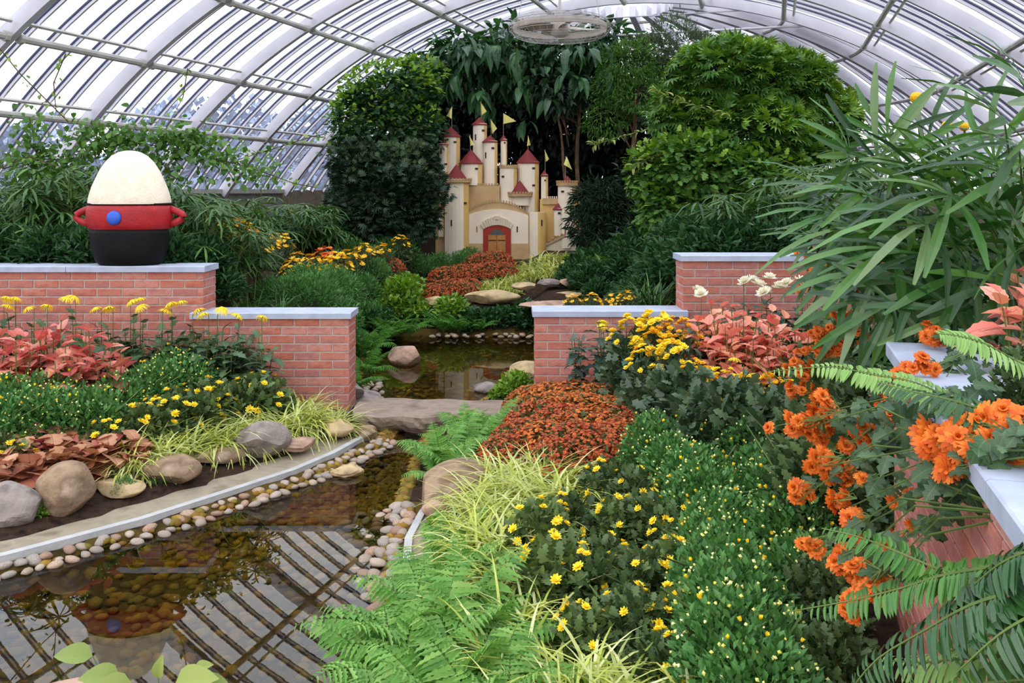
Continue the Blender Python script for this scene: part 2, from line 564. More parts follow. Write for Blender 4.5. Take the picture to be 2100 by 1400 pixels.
wy = np.arange(.3, 11.45, .3)
g = G()
Vw = []
for y in wy:
    Vw += [(float(xl(y)) - .12, y, 0), (float(xr(y)) + .12, y, 0)]
g.add(Vw, [[2 * i, 2 * i + 1, 2 * i + 3, 2 * i + 2] for i in range(len(wy) - 1)])
structure('stream_water', g.mesh('stream_water', M['water']), label='clear shallow water of the stream and the pond behind the slab')

def zg(x, y):
    return float(ground(x, y))

# ------------------------------------------------------------------ kerbs
def kerb(name, pts, width, side, z=.062, label=''):
    """concrete ribbon; pts = front edge at the water, side = +1/-1 the land side in x"""
    root = empty(name, (0, 0, 0))
    root['kind'] = 'structure'
    root['label'] = label
    pts = [Vector((p[0], p[1], 0)) for p in pts]
    fine = []
    for i in range(len(pts) - 1):
        for k in range(6):
            fine.append(pts[i].lerp(pts[i + 1], k / 6))
    fine.append(pts[-1])
    V1, V2 = [], []
    for i, p in enumerate(fine):
        t = (fine[min(i + 1, len(fine) - 1)] - fine[max(i - 1, 0)]).normalized()
        n = Vector((t.y, -t.x, 0)) * side
        wob = .012 * math.sin(i * 1.7)
        a, b, c = p, p + n * .04, p + n * (width + wob)
        V2 += [(a.x, a.y, -.16), (a.x, a.y, z + .01), (b.x, b.y, z + .012), (b.x, b.y, -.1)]
        V1 += [(b.x, b.y, -.1), (b.x, b.y, z), (c.x, c.y, z + .015), (c.x, c.y, -.1)]
    k = len(fine)
    Fq = []
    for i in range(k - 1):
        for j in range(3):
            q = [i * 4 + j, (i + 1) * 4 + j, (i + 1) * 4 + j + 1, i * 4 + j + 1]
            Fq.append(q if side < 0 else q[::-1])
    Fq += [[0, 1, 2, 3], [(k - 1) * 4 + j for j in (3, 2, 1, 0)]]
    e = G().add(V2, Fq).mesh('edge_strip', M['kerb_edge'])
    t = G().add(V1, Fq).mesh('kerb_top', M['kerb'])
    link('edge_strip', e, root)
    link('kerb_top', t, root)
    return root

kerb('trim_1', [(-7.6, 2.2), (-5.2, 2.8), (-3.4, 3.62), (-2.47, 4.28), (-2.0, 4.75), (-1.7, 5.15), (-1.38, 5.59), (-1.2, 5.95), (-1.06, 6.35)], .42, -1,
     label='sandy concrete kerb with a pale edge along the left bank of the stream')
kerb('trim_2', [(-.66, 1.2), (-.56, 2.4), (-.50, 3.0), (-.455, 3.6), (-.47, 3.96), (-.525, 4.2), (-.55, 4.5), (-.515, 4.88), (-.45, 5.1)], .22, 1,
     label='curved sandy concrete kerb along the right bank of the stream')

# ------------------------------------------------------------------ brick walls
BL, BH, MJ = .192, .0562, .0115
_brick_cache = {}
def brick_mesh(length):
    k = round(length, 3)
    if k not in _brick_cache:
        g = G()
        l, d, h, b = k / 2, .045, BH / 2, .0025
        V = [(-l, 0, -h), (l, 0, -h), (l, 0, h), (-l, 0, h), (-l + b, -b, -h + b), (l - b, -b, -h + b), (l - b, -b, h - b), (-l + b, -b, h - b),
             (-l, d, -h), (l, d, -h), (l, d, h), (-l, d, h)]
        g.add(V, [[4, 5, 6, 7], [0, 1, 5, 4], [1, 2, 6, 5], [2, 3, 7, 6], [3, 0, 4, 7], [8, 11, 10, 9], [0, 8, 9, 1], [1, 9, 10, 2], [2, 10, 11, 3], [3, 11, 8, 0]])
        _brick_cache[k] = g.mesh('brick', M['brick'])
    return _brick_cache[k]

def brick_face(root, p0, p1, z0, z1, skip=None, off=0.0):
    """running bond on the face from p0 to p1 (the outward normal is to the right of that direction seen from above)"""
    p0, p1 = Vector((p0[0], p0[1], 0)), Vector((p1[0], p1[1], 0))
    t = (p1 - p0)
    Lw = t.length
    t.normalize()
    ang = math.atan2(t.y, t.x)
    n = int(round((z1 - z0) / (BH + MJ)))
    for r in range(n):
        zc = z1 - (r + .5) * (BH + MJ) + MJ / 2
        s = -((off + (r % 2) * .5) % 1.0) * (BL + MJ)
        while s < Lw:
            a, b = max(s, 0), min(s + BL, Lw)
            if b - a > .03:
                c = p0 + t * ((a + b) / 2)
                if skip is None or not skip(c.x, c.y, zc):
                    o = bpy.data.objects.new('brick', brick_mesh(b - a))
                    COL.objects.link(o)
                    o.parent = root
                    o.location = (c.x + random.uniform(-.001, .001), c.y, zc)
                    o.rotation_euler = (0, 0, ang)
            s += BL + MJ

def brick_wall(name, p0, p1, z0, z1, thick, label, ctop=.05, over=.022, cap_joints=(), ends=(False, False), skip=None, ext=(0, 0)):
    root = empty(name, (0, 0, 0))
    root['kind'] = 'structure'
    root['label'] = label
    a, b = Vector((p0[0], p0[1], 0)), Vector((p1[0], p1[1], 0))
    t = (b - a)
    Lw = t.length
    t.normalize()
    nrm = Vector((t.y, -t.x, 0))
    ang = math.atan2(t.y, t.x)
    Mx = Matrix.Translation(a) @ Matrix.Rotation(ang, 4, 'Z')
    link('mortar_core', G().box(Lw / 2, thick / 2 + .002, (z0 + z1) / 2, Lw - .004, thick - .004, z1 - z0, M=Mx).mesh('mortar_core', M['mortar']), root)
    brick_face(root, p0, p1, z0, z1, skip)
    q0 = a - nrm * thick
    q1 = b - nrm * thick
    if ends[0]:
        brick_face(root, q0, a, z0, z1, None, .25)
    if ends[1]:
        brick_face(root, b, q1, z0, z1, None, .25)
    cuts = [-over - ext[0]] + [c for c in cap_joints] + [Lw + over + ext[1]]
    for i in range(len(cuts) - 1):
        s0, s1 = cuts[i] + (.002 if i else 0), cuts[i + 1] - .002
        g = G()
        y0, y1, zz0, zz1, bv = -over, thick + over, z1 + .002, z1 + ctop, .006
        sec = [(y0, zz0), (y1, zz0), (y1, zz1 - bv), (y1 - bv, zz1), (y0 + bv, zz1), (y0, zz1 - bv)]
        V = [(s0, y, z) for y, z in sec] + [(s1, y, z) for y, z in sec]
        k = 6
        Fq = [[j, (j + 1) % k, (j + 1) % k + k, j + k][::-1] for j in range(k)] + [list(range(k)), list(range(2 * k - 1, k - 1, -1))]
        g.add(xf(np.array(V, float), Mx), Fq)
        link('coping', g.mesh('coping', M['coping']), root)
    return root

WZ_L, WZ_LL, WZ_RL, WZ_RU = 1.187, .822, .838, 1.278
brick_wall('wall_left', (-6.0, 7.10), (-2.50, 7.10), .1, WZ_L, .30, 'taller red brick garden wall with grey coping at the left', cap_joints=(1.2, 2.4), ends=(False, True))
brick_wall('wall_left_low', (-2.55, 7.02), (-1.305, 7.02), .07, WZ_LL, .30, 'lower red brick wall end beside the pond, left of the stone slab', cap_joints=(), ends=(False, True))
brick_wall('wall_right_low', (.185, 7.02), (1.385, 7.02), .07, WZ_RL, .30, 'lower red brick wall end right of the pond', ends=(True, False))
brick_wall('wall_right', (1.375, 7.06), (3.3, 7.06), .1, WZ_RU, .30, 'taller red brick garden wall behind the white flowers at the right', cap_joints=(1.2,), ends=(True, False))
# near right wall along the vault's axis, and its return at the far end
NU = .455
nw0, nw1 = UV(NU, 3.78), UV(NU, .6)
brick_wall('wall_near', (nw0.x, nw0.y), (nw1.x, nw1.y), .05, 1.187, .30, 'near red brick planter wall with pale grey coping at the right', cap_joints=(.9, 1.72, 2.3), ext=(0, 0), ctop=.055, over=.03)
nr0, nr1 = UV(NU + .36, 3.78), UV(2.9, 3.78)
brick_wall('wall_near_return', (nr1.x, nr1.y), (nr0.x, nr0.y), .3, 1.187, .30, 'far return of the near brick planter wall under the palm', ctop=.055, over=.03)

# ------------------------------------------------------------------ glass vault
UC, VR, VH0 = -2.6, 8.77, EYE - 5.2
PHB = math.acos(5.2 / VR)
VEND = 15.75
def vault(ph, v, r=0.0):
    R = VR + r
    return UV(UC + R * math.sin(ph), v, VH0 + R * math.cos(ph))

def dome(ph, az, r=0.0):
    """half dome at the far end: az from -90 (left) to +90 (right) degrees around the end's centre"""
    R = VR + r
    s = R * math.sin(ph)
    return UV(UC + s * math.sin(az), VEND + s * math.cos(az), VH0 + R * math.cos(ph))

roof = empty('ceiling', (0, 0, 0))
roof['kind'] = 'structure'
roof['label'] = 'curved glass vault of white ribs, glazing bars and panes over the garden'
rib_v = [VEND - 2.08 * i for i in range(9)]
PHS = [-PHB + 2 * PHB * i / 48 for i in range(49)]

def ribbon(fn, params, halfw, r0, r1, latdir):
    """a bar bent along fn(param, r): rectangular section, lateral half width halfw, from radius r0 to r1"""
    V = []
    for p in params:
        a, b = fn(p, r0), fn(p, r1)
        d = latdir(p) * halfw
        V += [a - d, a + d, b + d, b - d]
    k = len(params)
    Fq = [[i * 4 + j, i * 4 + (j + 1) % 4, (i + 1) * 4 + (j + 1) % 4, (i + 1) * 4 + j] for i in range(k - 1) for j in range(4)]
    Fq += [[3, 2, 1, 0], [(k - 1) * 4 + j for j in range(4)]]
    return [tuple(x) for x in V], Fq

AX = UV(0, 1)
rib_me = None
for i, v in enumerate(rib_v):
    V, Fq = ribbon(lambda p, r: vault(p, 0, r), PHS, .04, -.21, -.03, lambda p: AX)
    if rib_me is None:
        rib_me = G().add(V, Fq).mesh('rib', M['white_paint'])
    o = link('rib', rib_me, roof)
    o.location = UV(0, v)
bar_me = None
for i in range(len(rib_v) - 1):
    for k in range(1, 6):
        v = rib_v[i] - 2.08 * k / 6
        if bar_me is None:
            gb = G()
            V, Fq = ribbon(lambda p, r: vault(p, 0, r), PHS, .014, -.05, -.012, lambda p: AX)
            gb.add(V, Fq, 0)
            V, Fq = ribbon(lambda p, r: vault(p, 0, r), PHS, .022, -.012, .015, lambda p: AX)
            gb.add(V, Fq, 1)
            bar_me = gb.mesh('glazing_bar', [M['white_paint'], M['gasket']])
        o = link('glazing_bar', bar_me, roof)
        o.location = UV(0, v)
# purlins
def ph_of(s): return math.asin(s / VR)
PUR = [ph_of(s) for s in (6.17, 5.3, 4.1, 2.8, 1.4)]
PURL = sorted([-p for p in PUR] + [0.0] + PUR)
for p in PURL:
    for i in range(len(rib_v) - 1):
        g = G()
        a, b = vault(p, rib_v[i] - .07, -.20), vault(p, rib_v[i + 1] + .07, -.20)
        if p > .0:                                  # right side: flat struts
            g.tube([a, b], .04, 8)
        else:
            g.tube([a, b], .042, 8)
        g.tube([vault(p + .016, rib_v[i] - .07, -.10), vault(p + .016, rib_v[i + 1] + .07, -.10)], .022, 4)
        g.tube([a, a - AX * .05], .06, 8)
        g.tube([b + AX * .05, b], .06, 8)
        link('purlin', g.mesh('purlin', M['grey_pipe'], False), roof)
# panes of the barrel: those in view as parts, the rest joined
rows = [-PHB] + PURL + [PHB]
rest = G()
npane = 0
pane_cache = {}
for i in range(len(rib_v) - 1):
    for j in range(len(rows) - 1):
        for k in range(6):
            va = rib_v[i] - 2.08 * k / 6
            vb = va - 2.08 / 6
            single = (2.5 < vb) and npane < 300 and (rows[j] < -.05 or (rows[j] > .15 and 5 < vb < 14)) and vb > 6.0
            ps = [rows[j] + (rows[j + 1] - rows[j]) * q / 3 for q in range(4)]
            if single:
                if j not in pane_cache:
                    V = []
                    for p in ps:
                        V += [vault(p, -.03), vault(p, -2.08 / 6 + .03)]
                    pane_cache[j] = G().add([tuple(x) for x in V], [[2 * q, 2 * q + 1, 2 * q + 3, 2 * q + 2] for q in range(3)]).mesh('glass_pane', M['glass'])
                o = link('glass_pane', pane_cache[j], roof)
                o.location = UV(0, va)
                npane += 1
            else:
                V = []
                for p in ps:
                    V += [vault(p, va - .03), vault(p, vb + .03)]
                rest.add([tuple(x) for x in V], [[2 * q, 2 * q + 1, 2 * q + 3, 2 * q + 2] for q in range(3)])
# far half dome
PHD = [.10 + (PHB - .10) * i / 20 for i in range(21)]
NAZ = 12
for i in range(NAZ + 1):
    az = -PI / 2 + PI * i / NAZ
    lat = UV(math.cos(az), -math.sin(az))
    if 0 < i < NAZ:
        V, Fq = ribbon(lambda p, r: dome(p, az, r), PHD, .06, -.24, -.03, lambda p: lat)
        link('end_rib', G().add(V, Fq).mesh('end_rib', M['white_paint']), roof)
    if i < NAZ:
        for k in range(1, 5):
            a2 = az + PI / NAZ * k / 5
            la2 = UV(math.cos(a2), -math.sin(a2))
            pp = [p for p in PHD if p > (.32 if k % 2 else .2)]
            gb = G()
            V, Fq = ribbon(lambda p, r: dome(p, a2, r), pp, .016, -.075, -.012, lambda p: la2)
            gb.add(V, Fq, 0)
            V, Fq = ribbon(lambda p, r: dome(p, a2, r), pp, .028, -.012, .02, lambda p: la2)
            gb.add(V, Fq, 1)
            link('end_glazing_bar', gb.mesh('end_glazing_bar', [M['white_paint'], M['gasket']]), roof)
        for j in range(10):
            p0, p1 = .08 + (PHB - .08) * j / 10, .08 + (PHB - .08) * (j + 1) / 10
            V = [dome(p0, az), dome(p0, az + PI / NAZ / 2), dome(p0, az + PI / NAZ), dome(p1, az), dome(p1, az + PI / NAZ / 2), dome(p1, az + PI / NAZ)]
            rest.add([tuple(x) for x in V], [[0, 1, 4, 3], [1, 2, 5, 4]])
for p in PUR:
    g = G()
    g.tube([dome(p, -PI / 2 + PI * q / 36, -.18) for q in range(37)], .035, 6)
    link('end_purlin', g.mesh('end_purlin', M['grey_pipe']), roof)
link('far_glass_panes', rest.mesh('far_glass_panes', M['glass']), roof, kind='stuff')
for hh in (2.80, 3.12):
    s = math.sqrt((VR - .2) ** 2 - (hh + 5.2) ** 2)
    g = G().tube([UV(UC - s, VEND, EYE + hh), UV(UC + s, VEND, EYE + hh)], .02 if hh < 3 else .012, 6)
    link('tie_rod', g.mesh('tie_rod', M['white_paint']), roof)

# base walls under the glazing
BW = VR * math.sin(PHB)
for nm, sgn in (('wall_base_left', -1), ('wall_base_right', 1)):
    g = G()
    a, b = UV(UC + sgn * (BW + .08), -1.2), UV(UC + sgn * (BW + .08), VEND)
    t = UV(1, 0) * .14
    for (z0, z1, e, mi) in ((-.3, EYE - .06, 1.0, 0), (EYE - .06, EYE + .02, 1.5, 1)):
        V = [a - t * e, b - t * e, b + t * e, a + t * e]
        g.add([(p.x, p.y, z0) for p in V] + [(p.x, p.y, z1) for p in V], [[0, 1, 5, 4], [1, 2, 6, 5], [2, 3, 7, 6], [3, 0, 4, 7], [4, 5, 6, 7]], mi)
    structure(nm, g.mesh(nm, [solid('base_concrete_' + nm, [srgb(150, 148, 144), srgb(172, 170, 166)], 5, .9), M['grey_pipe']]), label='low concrete base wall under the glazing, ' + nm.split('_')[-1] + ' side')
g = G()
V = []
for q in range(25):
    az = -PI / 2 + PI * q / 24
    for rr, z in ((BW, -.3), (BW, EYE), (BW + .25, EYE), (BW + .25, -.3)):
        p = UV(UC + rr * math.sin(az), VEND + rr * math.cos(az), z)
        V.append(tuple(p))
g.add(V, [[i * 4 + j, (i + 1) * 4 + j, (i + 1) * 4 + j + 1, i * 4 + j + 1] for i in range(24) for j in range(3)])
structure('wall_base_end', g.mesh('wall_base_end', M['kerb']), label='low concrete base wall round the far end')

# outside: haze-blue trees beyond the left glazing
def lump(seed, rx, ry, rz, sub=3, rough=.3, flat=0.0, freq=2.0):
    """an irregular rounded body: an icosphere pushed about by a few random waves"""
    import bmesh
    rg = random.Random(seed)
    bm = bmesh.new()
    bmesh.ops.create_icosphere(bm, subdivisions=sub, radius=1)
    V = np.array([v.co[:] for v in bm.verts])
    Fq = [[v.index for v in f.verts] for f in bm.faces]
    bm.free()
    d = np.zeros(len(V))
    for o in range(5):
        k = np.array([rg.gauss(0, 1) for _ in range(3)]) * freq * (1 + o * .7)
        d += np.sin(V @ k + rg.uniform(0, 6)) / (1 + o * .8)
    V = V * (1 + rough * d[:, None] / 3)
    # flat facets: clip against a few random planes
    for q in range(int(flat)):
        n = np.array([rg.gauss(0, 1) for _ in range(3)])
        n /= np.linalg.norm(n)
        h = rg.uniform(.62, .85)
        s = V @ n
        over = s > h
        V[over] -= np.outer(s[over] - h, n) * .92
    return V * np.array([rx, ry, rz]), Fq

# ------------------------------------------------------------------ stone slab, rocks, pebbles
def rock(name, x, y, rx, ry, rz, mat, label, seed, z=None, flat=5, rot=None, rough=.22, cat='rock', sink=.25, group=None, smooth=False, freq=1.6, tilt=0):
    V, Fq = lump(seed, rx, ry, rz, 4, rough * 1.45, flat, freq)
    o = link(name, G().add(V, Fq).mesh(name, M[mat], smooth))
    zz = (zg(x, y) if z is None else z) + rz * (1 - 2 * sink)
    o.location = (x, y, zz)
    o.rotation_euler = (tilt, 0, random.uniform(-.4, .4) if rot is None else rot)
    tag(o, label, cat, group)
    return o

# footbridge slab: flat top, rough lower front
rg = random.Random(5)
nx_, nz_ = 30, 6
g = G()
xs = np.linspace(-1.235, .055, nx_)
V, ring = [], 12
for i, x in enumerate(xs):
    tfrac = i / (nx_ - 1)
    front = 6.62 + .05 * math.sin(i * .9) * .5 + .06 * tfrac + (.10 if i == 0 else 0)
    backy = 7.18 - .02 * math.sin(i * .7)
    zt = .155 - .028 * tfrac
    th = .155 + .022 * math.sin(i * .55 + 1) + .015 * rg.random() - .07 * tfrac - (.08 if i < 2 else 0) + (.02 if 4 < i < 18 else 0)
    sec = [(backy, zt - th), (backy, zt), (6.9, zt + .004), (front + .02, zt), (front, zt - .012), (front - .012 + .02 * rg.random(), zt - th * .3), (front + .02 * rg.random(), zt - th * .55), (front + .03 + .03 * rg.random(), zt - th * .8), (front + .08, zt - th)]
    ring = len(sec)
    V += [(x + (.02 * rg.random() if i == 0 else 0), yy, zz) for yy, zz in sec]
Fq = [[i * ring + j, i * ring + (j + 1) % ring, (i + 1) * ring + (j + 1) % ring, (i + 1) * ring + j] for i in range(nx_ - 1) for j in range(ring)]
Fq += [list(range(ring))[::-1], [(nx_ - 1) * ring + j for j in range(ring)]]
g.add(V, Fq)
o = link('stone_slab', g.mesh('stone_slab', M['slab']))
tag(o, 'long brown sandstone slab bridging the stream between the two low brick walls', 'slab')

rock('boulder', PX(833, 9.4), 9.4, .195, .17, .135, 'rock_pink', 'pinkish boulder standing alone in the pond, mirrored in the water', 3, z=-.04, flat=7, sink=.1, rough=.12)
rock('boulder', PX(137, 4.83), 4.83, .158, .15, .155, 'rock_tan', 'large round tan boulder on the left kerb beside the bronze leaved plants', 8, z=.06, flat=4, rough=.10, sink=.06, smooth=True, freq=1.2)
rock('boulder', PX(22, 4.66), 4.66, .17, .14, .125, 'rock_grey', 'blocky grey boulder at the left frame edge, left of the round tan boulder', 12, z=.07, flat=4, rough=.14, sink=.1)
rock('stone', PX(235, 5.33), 5.33, .125, .1, .075, 'rock_grey', 'pale grey stone behind the round tan boulder', 15, z=.11, flat=5, rough=.14, sink=.1)
rock('stone', PX(247, 5.08), 5.08, .165, .11, .05, 'rock_ochre', 'flat ochre stone right of the round tan boulder, topping the kerb', 18, z=.085, flat=5, rough=.14, sink=.05)
rock('boulder', PX(347, 5.30), 5.30, .185, .13, .09, 'rock_tan', 'broad tan stone with a brown base, middle of the kerb row', 21, z=.09, flat=4, rough=.12, sink=.08)
rock('stone', PX(448, 5.63), 5.63, .17, .1, .06, 'rock_tan', 'low long stone between the broad tan stone and the peaked grey rock', 25, z=.1, flat=4, rough=.12, sink=.1)
rock('rock', PX(537, 5.80), 5.80, .16, .12, .13, 'rock_grey', 'peaked angular grey rock in front of the striped grass', 31, z=.1, flat=7, rough=.22, sink=.1, rot=.2)
rock('stone', PX(612, 5.93), 5.93, .12, .1, .045, 'rock_pink', 'small low brown stone right of the peaked grey rock', 33, z=.1, flat=4, sink=.1)
rock('stone', PX(690, 6.32), 6.32, .13, .13, .055, 'rock_ochre', 'tan block by the end of the low left brick wall', 35, z=.09, flat=6, rough=.12, sink=.05)
rock('stone', PX(748, 6.42), 6.42, .09, .1, .06, 'rock_tan', 'rounded stone tucked under the left end of the sandstone slab', 36, z=.02, flat=3, sink=.1)
rock('stone', PX(705, 7.5), 7.5, .16, .14, .08, 'rock_grey', 'grey stone at the left pond edge behind the wall end', 41, z=.1, flat=4)
rock('stone', PX(742, 7.62), 7.62, .17, .16, .06, 'rock_grey', 'flat grey stone in the pond corner by the left wall end', 38, z=.0, flat=5, sink=.12)
rock('stone', PX(1040, 6.5), 6.5, .15, .12, .06, 'rock_grey', 'flat grey stone under the right end of the sandstone slab', 43, z=.07, flat=5, rough=.12)
rock('stone', PX(1047, 6.2), 6.2, .12, .1, .05, 'rock_grey', 'smaller grey stone in front of the slab beside the red mound', 44, z=.08, flat=5, rough=.12)
rock('boulder', PX(935, 5.12), 5.12, .21, .34, .13, 'rock_tan', 'sloping tan rock at the right kerb below the fern', 47, z=.06, flat=6, rough=.10, sink=.28, rot=-.3)
rock('stone', PX(893, 4.75), 4.75, .07, .06, .05, 'rock_pink', 'small reddish stone in front of the sloping tan rock', 48, z=.09, flat=4, sink=.1)
rock('stone', PX(710, 5.72), 5.72, .10, .07, .045, 'rock_ochre', 'mossy ochre stone standing half sunk in the stream', 51, z=-.01, flat=4, sink=.2)
rock('stone', PX(130, 3.05), 3.05, .26, .16, .12, 'rock_pink', 'wide pale stone at the bottom left corner of the stream', 53, z=-.10, flat=4, rough=.1, sink=.1)
rock('stone', PX(287, 3.0), 3.0, .13, .1, .08, 'rock_tan', 'small stone beside the young plant at the bottom of the stream', 54, z=-.1, flat=4, rough=.1, sink=.1)
rock('stone', PX(1085, 8.6), 8.6, .24, .2, .10, 'rock_ochre', 'low stone at the right pond edge beside the low right wall', 57, z=-.02, flat=4, sink=.1)
rock('stone', PX(1000, 8.1), 8.1, .12, .1, .06, 'rock_grey', 'grey stone in the pond corner by the bright green herb', 58, z=-.02, flat=4, sink=.12)
# stones that hold the bed behind the pond
for (px, D, rx, ry, rz, m, zc, lab, sd) in [
    (1008, 11.75, .39, .2, .10, 'rock_ochre', .43, 'broad rounded tan stone on the bank below the red flower bed', 61),
    (1078, 12.1, .19, .15, .055, 'rock_ochre', .53, 'flat pale stone in front of the bright striped grass', 62),
    (1127, 12.2, .16, .12, .06, 'rock_grey', .56, 'grey ledge stone right of the flat pale stone', 63),
    (1163, 12.2, .10, .1, .06, 'rock_pink', .57, 'small rounded stone at the right end of the ledge', 64),
    (1190, 11.8, .45, .2, .055, 'rock_ochre', .44, 'long layered ochre slab below the small rounded stone', 65),
    (1170, 11.1, .62, .22, .05, 'rock_pink', .40, 'wide smooth stone path step behind the low right wall', 66),
    (1095, 11.4, .16, .16, .08, 'rock_grey', .34, 'dark bank stone by the left end of the stone step', 67),
    (905, 11.7, .24, .16, .07, 'rock_ochre', .37, 'ochre bank stone under the red flower bed', 68),
    (850, 11.7, .16, .16, .05, 'rock_grey', .38, 'grey bank stone left of the ochre bank stone', 69),
    (770, 11.6, .22, .16, .07, 'rock_ochre', .34, 'bank stone half hidden by the light green shrub', 70),
    (1290, 12.6, .17, .2, .13, 'rock_grey', 1.02, 'mossy grey rock among the dark shrubs right of the castle', 71),
    (1262, 12.4, .10, .1, .06, 'rock_grey', .86, 'small grey rock below the mossy rock right of the castle', 72),
    (482, 9.9, .36, .2, .22, 'rock_grey', 1.04, 'large smooth grey boulder among the yellow flowers behind the left wall', 73),
    (437, 8.7, .17, .14, .12, 'rock_grey', .88, 'grey boulder showing between the palm leaves behind the left wall', 74)]:
    rock('stone', PX(px, D), D, rx, ry, rz, m, lab, sd, z=zc - rz, flat=5, rough=.14, sink=0, rot=0)

# pebbles: three shapes in two surfaces, each pebble an object of its own
PEB = {}
for mk in ('pebble', 'wet_pebble'):
    for k in range(4):
        V, Fq = lump(100 + k, 1, .72, .46, 1 if mk == 'wet_pebble' else 2, .16, 2, 1.3)
        PEB[mk, k] = (V, Fq, G().add(V, Fq).mesh('pebble', M[mk], True))
def pebble(x, y, z, s, mk, label, group):
    o = link('pebble', PEB[mk, random.randrange(4)][2])
    o.location = (x, y, z)
    o.rotation_euler = (random.uniform(-.3, .3), random.uniform(-.3, .3), random.uniform(0, 6.3))
    o.scale = (s, s, s)
    tag(o, label, 'pebble', group)
def spots(n, yr, xf_, gap, tries=9000):
    out = []
    for _ in range(tries):
        if len(out) >= n:
            break
        y = random.uniform(*yr)
        x = xf_(y)
        if all((x - a) ** 2 + (y - b) ** 2 > gap * gap for a, b in out):
            out.append((x, y))
    return out
for x, y in spots(120, (4.0, 6.45), lambda y: float(xl(y)) + random.choice((.03, .04, .09, .14)) + random.uniform(-.02, .02), .056):
    pebble(x, y, .03 if x - float(xl(y)) < .07 else .006, random.uniform(.030, .048), 'pebble', 'rounded pinkish grey pebble in the band along the left kerb', 'pebbles along the left kerb')
for x, y in spots(75, (3.75, 5.1), lambda y: float(xr(y)) - abs(random.gauss(0, .12)) - .02, .062):
    pebble(x, y, zg(x, y) * .4 + .02, random.uniform(.034, .056), 'pebble', 'smooth river pebble heaped against the curved right kerb', 'pebbles by the right kerb')
for x, y in spots(40, (10.85, 11.3), lambda y: random.uniform(-1.0, .5), .075):
    pebble(x, y, .03, random.uniform(.035, .06), 'pebble', 'grey pebble on the shore at the back of the pond', 'pebbles on the far pond shore')
for x, y in spots(34, (7.35, 8.5), lambda y: float(xl(y)) + random.uniform(-.02, .22), .075):
    pebble(x, y, .02, random.uniform(.03, .055), 'pebble', 'flat grey pebble at the left pond edge behind the wall end', 'pebbles at the left pond edge')
near = spots(130, (2.95, 4.6), lambda y: random.uniform(max(float(xl(y)) + .1, -.64 * y), float(xr(y)) - .15), .068)
for x, y in near:
    pebble(x, y, zg(x, y) + .008, random.uniform(.038, .056), 'wet_pebble', 'brown algae coated pebble lying under the clear stream water', 'pebbles under the stream water')
g = G()
cnt = 0
V0 = [PEB['wet_pebble', k][0] for k in range(4)]
F0 = [np.array(PEB['wet_pebble', k][1]) for k in range(4)]
while cnt < 3000:
    y = random.uniform(2.2, 6.9) if cnt < 2500 else random.uniform(7.1, 11.1)
    x = random.uniform(max(float(xl(y)) + .03, -.75 * y), float(xr(y)) - .02)
    if any(abs(x - a) < .05 and abs(y - b) < .05 for a, b in near):
        continue
    k = random.randrange(4)
    q = random.uniform(0, 6.3)
    s = random.uniform(.03, .05)
    c, sn = math.cos(q) * s, math.sin(q) * s
    Vp = V0[k] @ np.array([[c, -sn, 0], [sn, c, 0], [0, 0, s]]).T + np.array([x, y, zg(x, y) + .004])
    g.add(Vp, [F0[k]])
    cnt += 1
o = link('small_pebbles', g.mesh('small_pebbles', M['wet_pebble'], True))
tag(o, 'countless small algae brown pebbles covering the stream and pond bed', 'pebbles', kind='stuff')

# ------------------------------------------------------------------ castle
cm = {}
cm['cream'] = solid('cream_paint', [srgb(226, 206, 182), srgb(240, 224, 202)], 3, .7)
cm['gold'] = solid('golden_paint', [srgb(206, 160, 88), srgb(224, 186, 122)], 4, .7)
cm['tan'] = solid('tan_paint', [srgb(182, 146, 100), srgb(202, 168, 122)], 5, .75)
cm['roof'] = solid('maroon_paint', [srgb(100, 28, 30), srgb(124, 38, 38)], 5, .65)
cm['brown'] = solid('brown_paint', [srgb(170, 134, 92), srgb(188, 156, 112)], 5, .75)
cm['dark'] = solid('dark_window_paint', [srgb(58, 44, 34)], 1, .6)
cm['orange'] = solid('orange_window_paint', [srgb(176, 110, 62)], 1, .6)
cm['redframe'] = solid('red_frame_paint', [srgb(146, 42, 26), srgb(166, 54, 34)], 5, .6)
cm['wood'] = solid('planked_door_wood', [srgb(150, 96, 46), srgb(186, 130, 70), srgb(168, 110, 56)], 9, .6)
cm['grey'] = solid('grey_lunette', [srgb(84, 84, 82)], 1, .5)
cm['stonepaint'] = solid('pale_stone_paint', [srgb(206, 186, 156), srgb(222, 204, 178)], 8, .8)
cm['flag'] = leafmat('yellow_flag_cloth', [srgb(226, 214, 120), srgb(236, 226, 140)], trans=.2, rough=.8)
cm['pole'] = solid('flag_wire', [srgb(150, 140, 110)], 1, .5)
CD = 14.5
K = CD / F / 3.8889
def CXZ(zx, zy):
    return ((870 - 1050) * CD / F + zx * K, EYE - (190 - HY) * CD / F - zy * K)
cx0 = CXZ(640, 0)[0]
cz0 = .55
castle = empty('castle', (cx0, CD, cz0))
tag(castle, 'cream toy castle with maroon roofed towers and yellow pennants among the dark trees', 'castle')
def cl(zx, zy):
    x, z = CXZ(zx, zy)
    return x - cx0, z - cz0

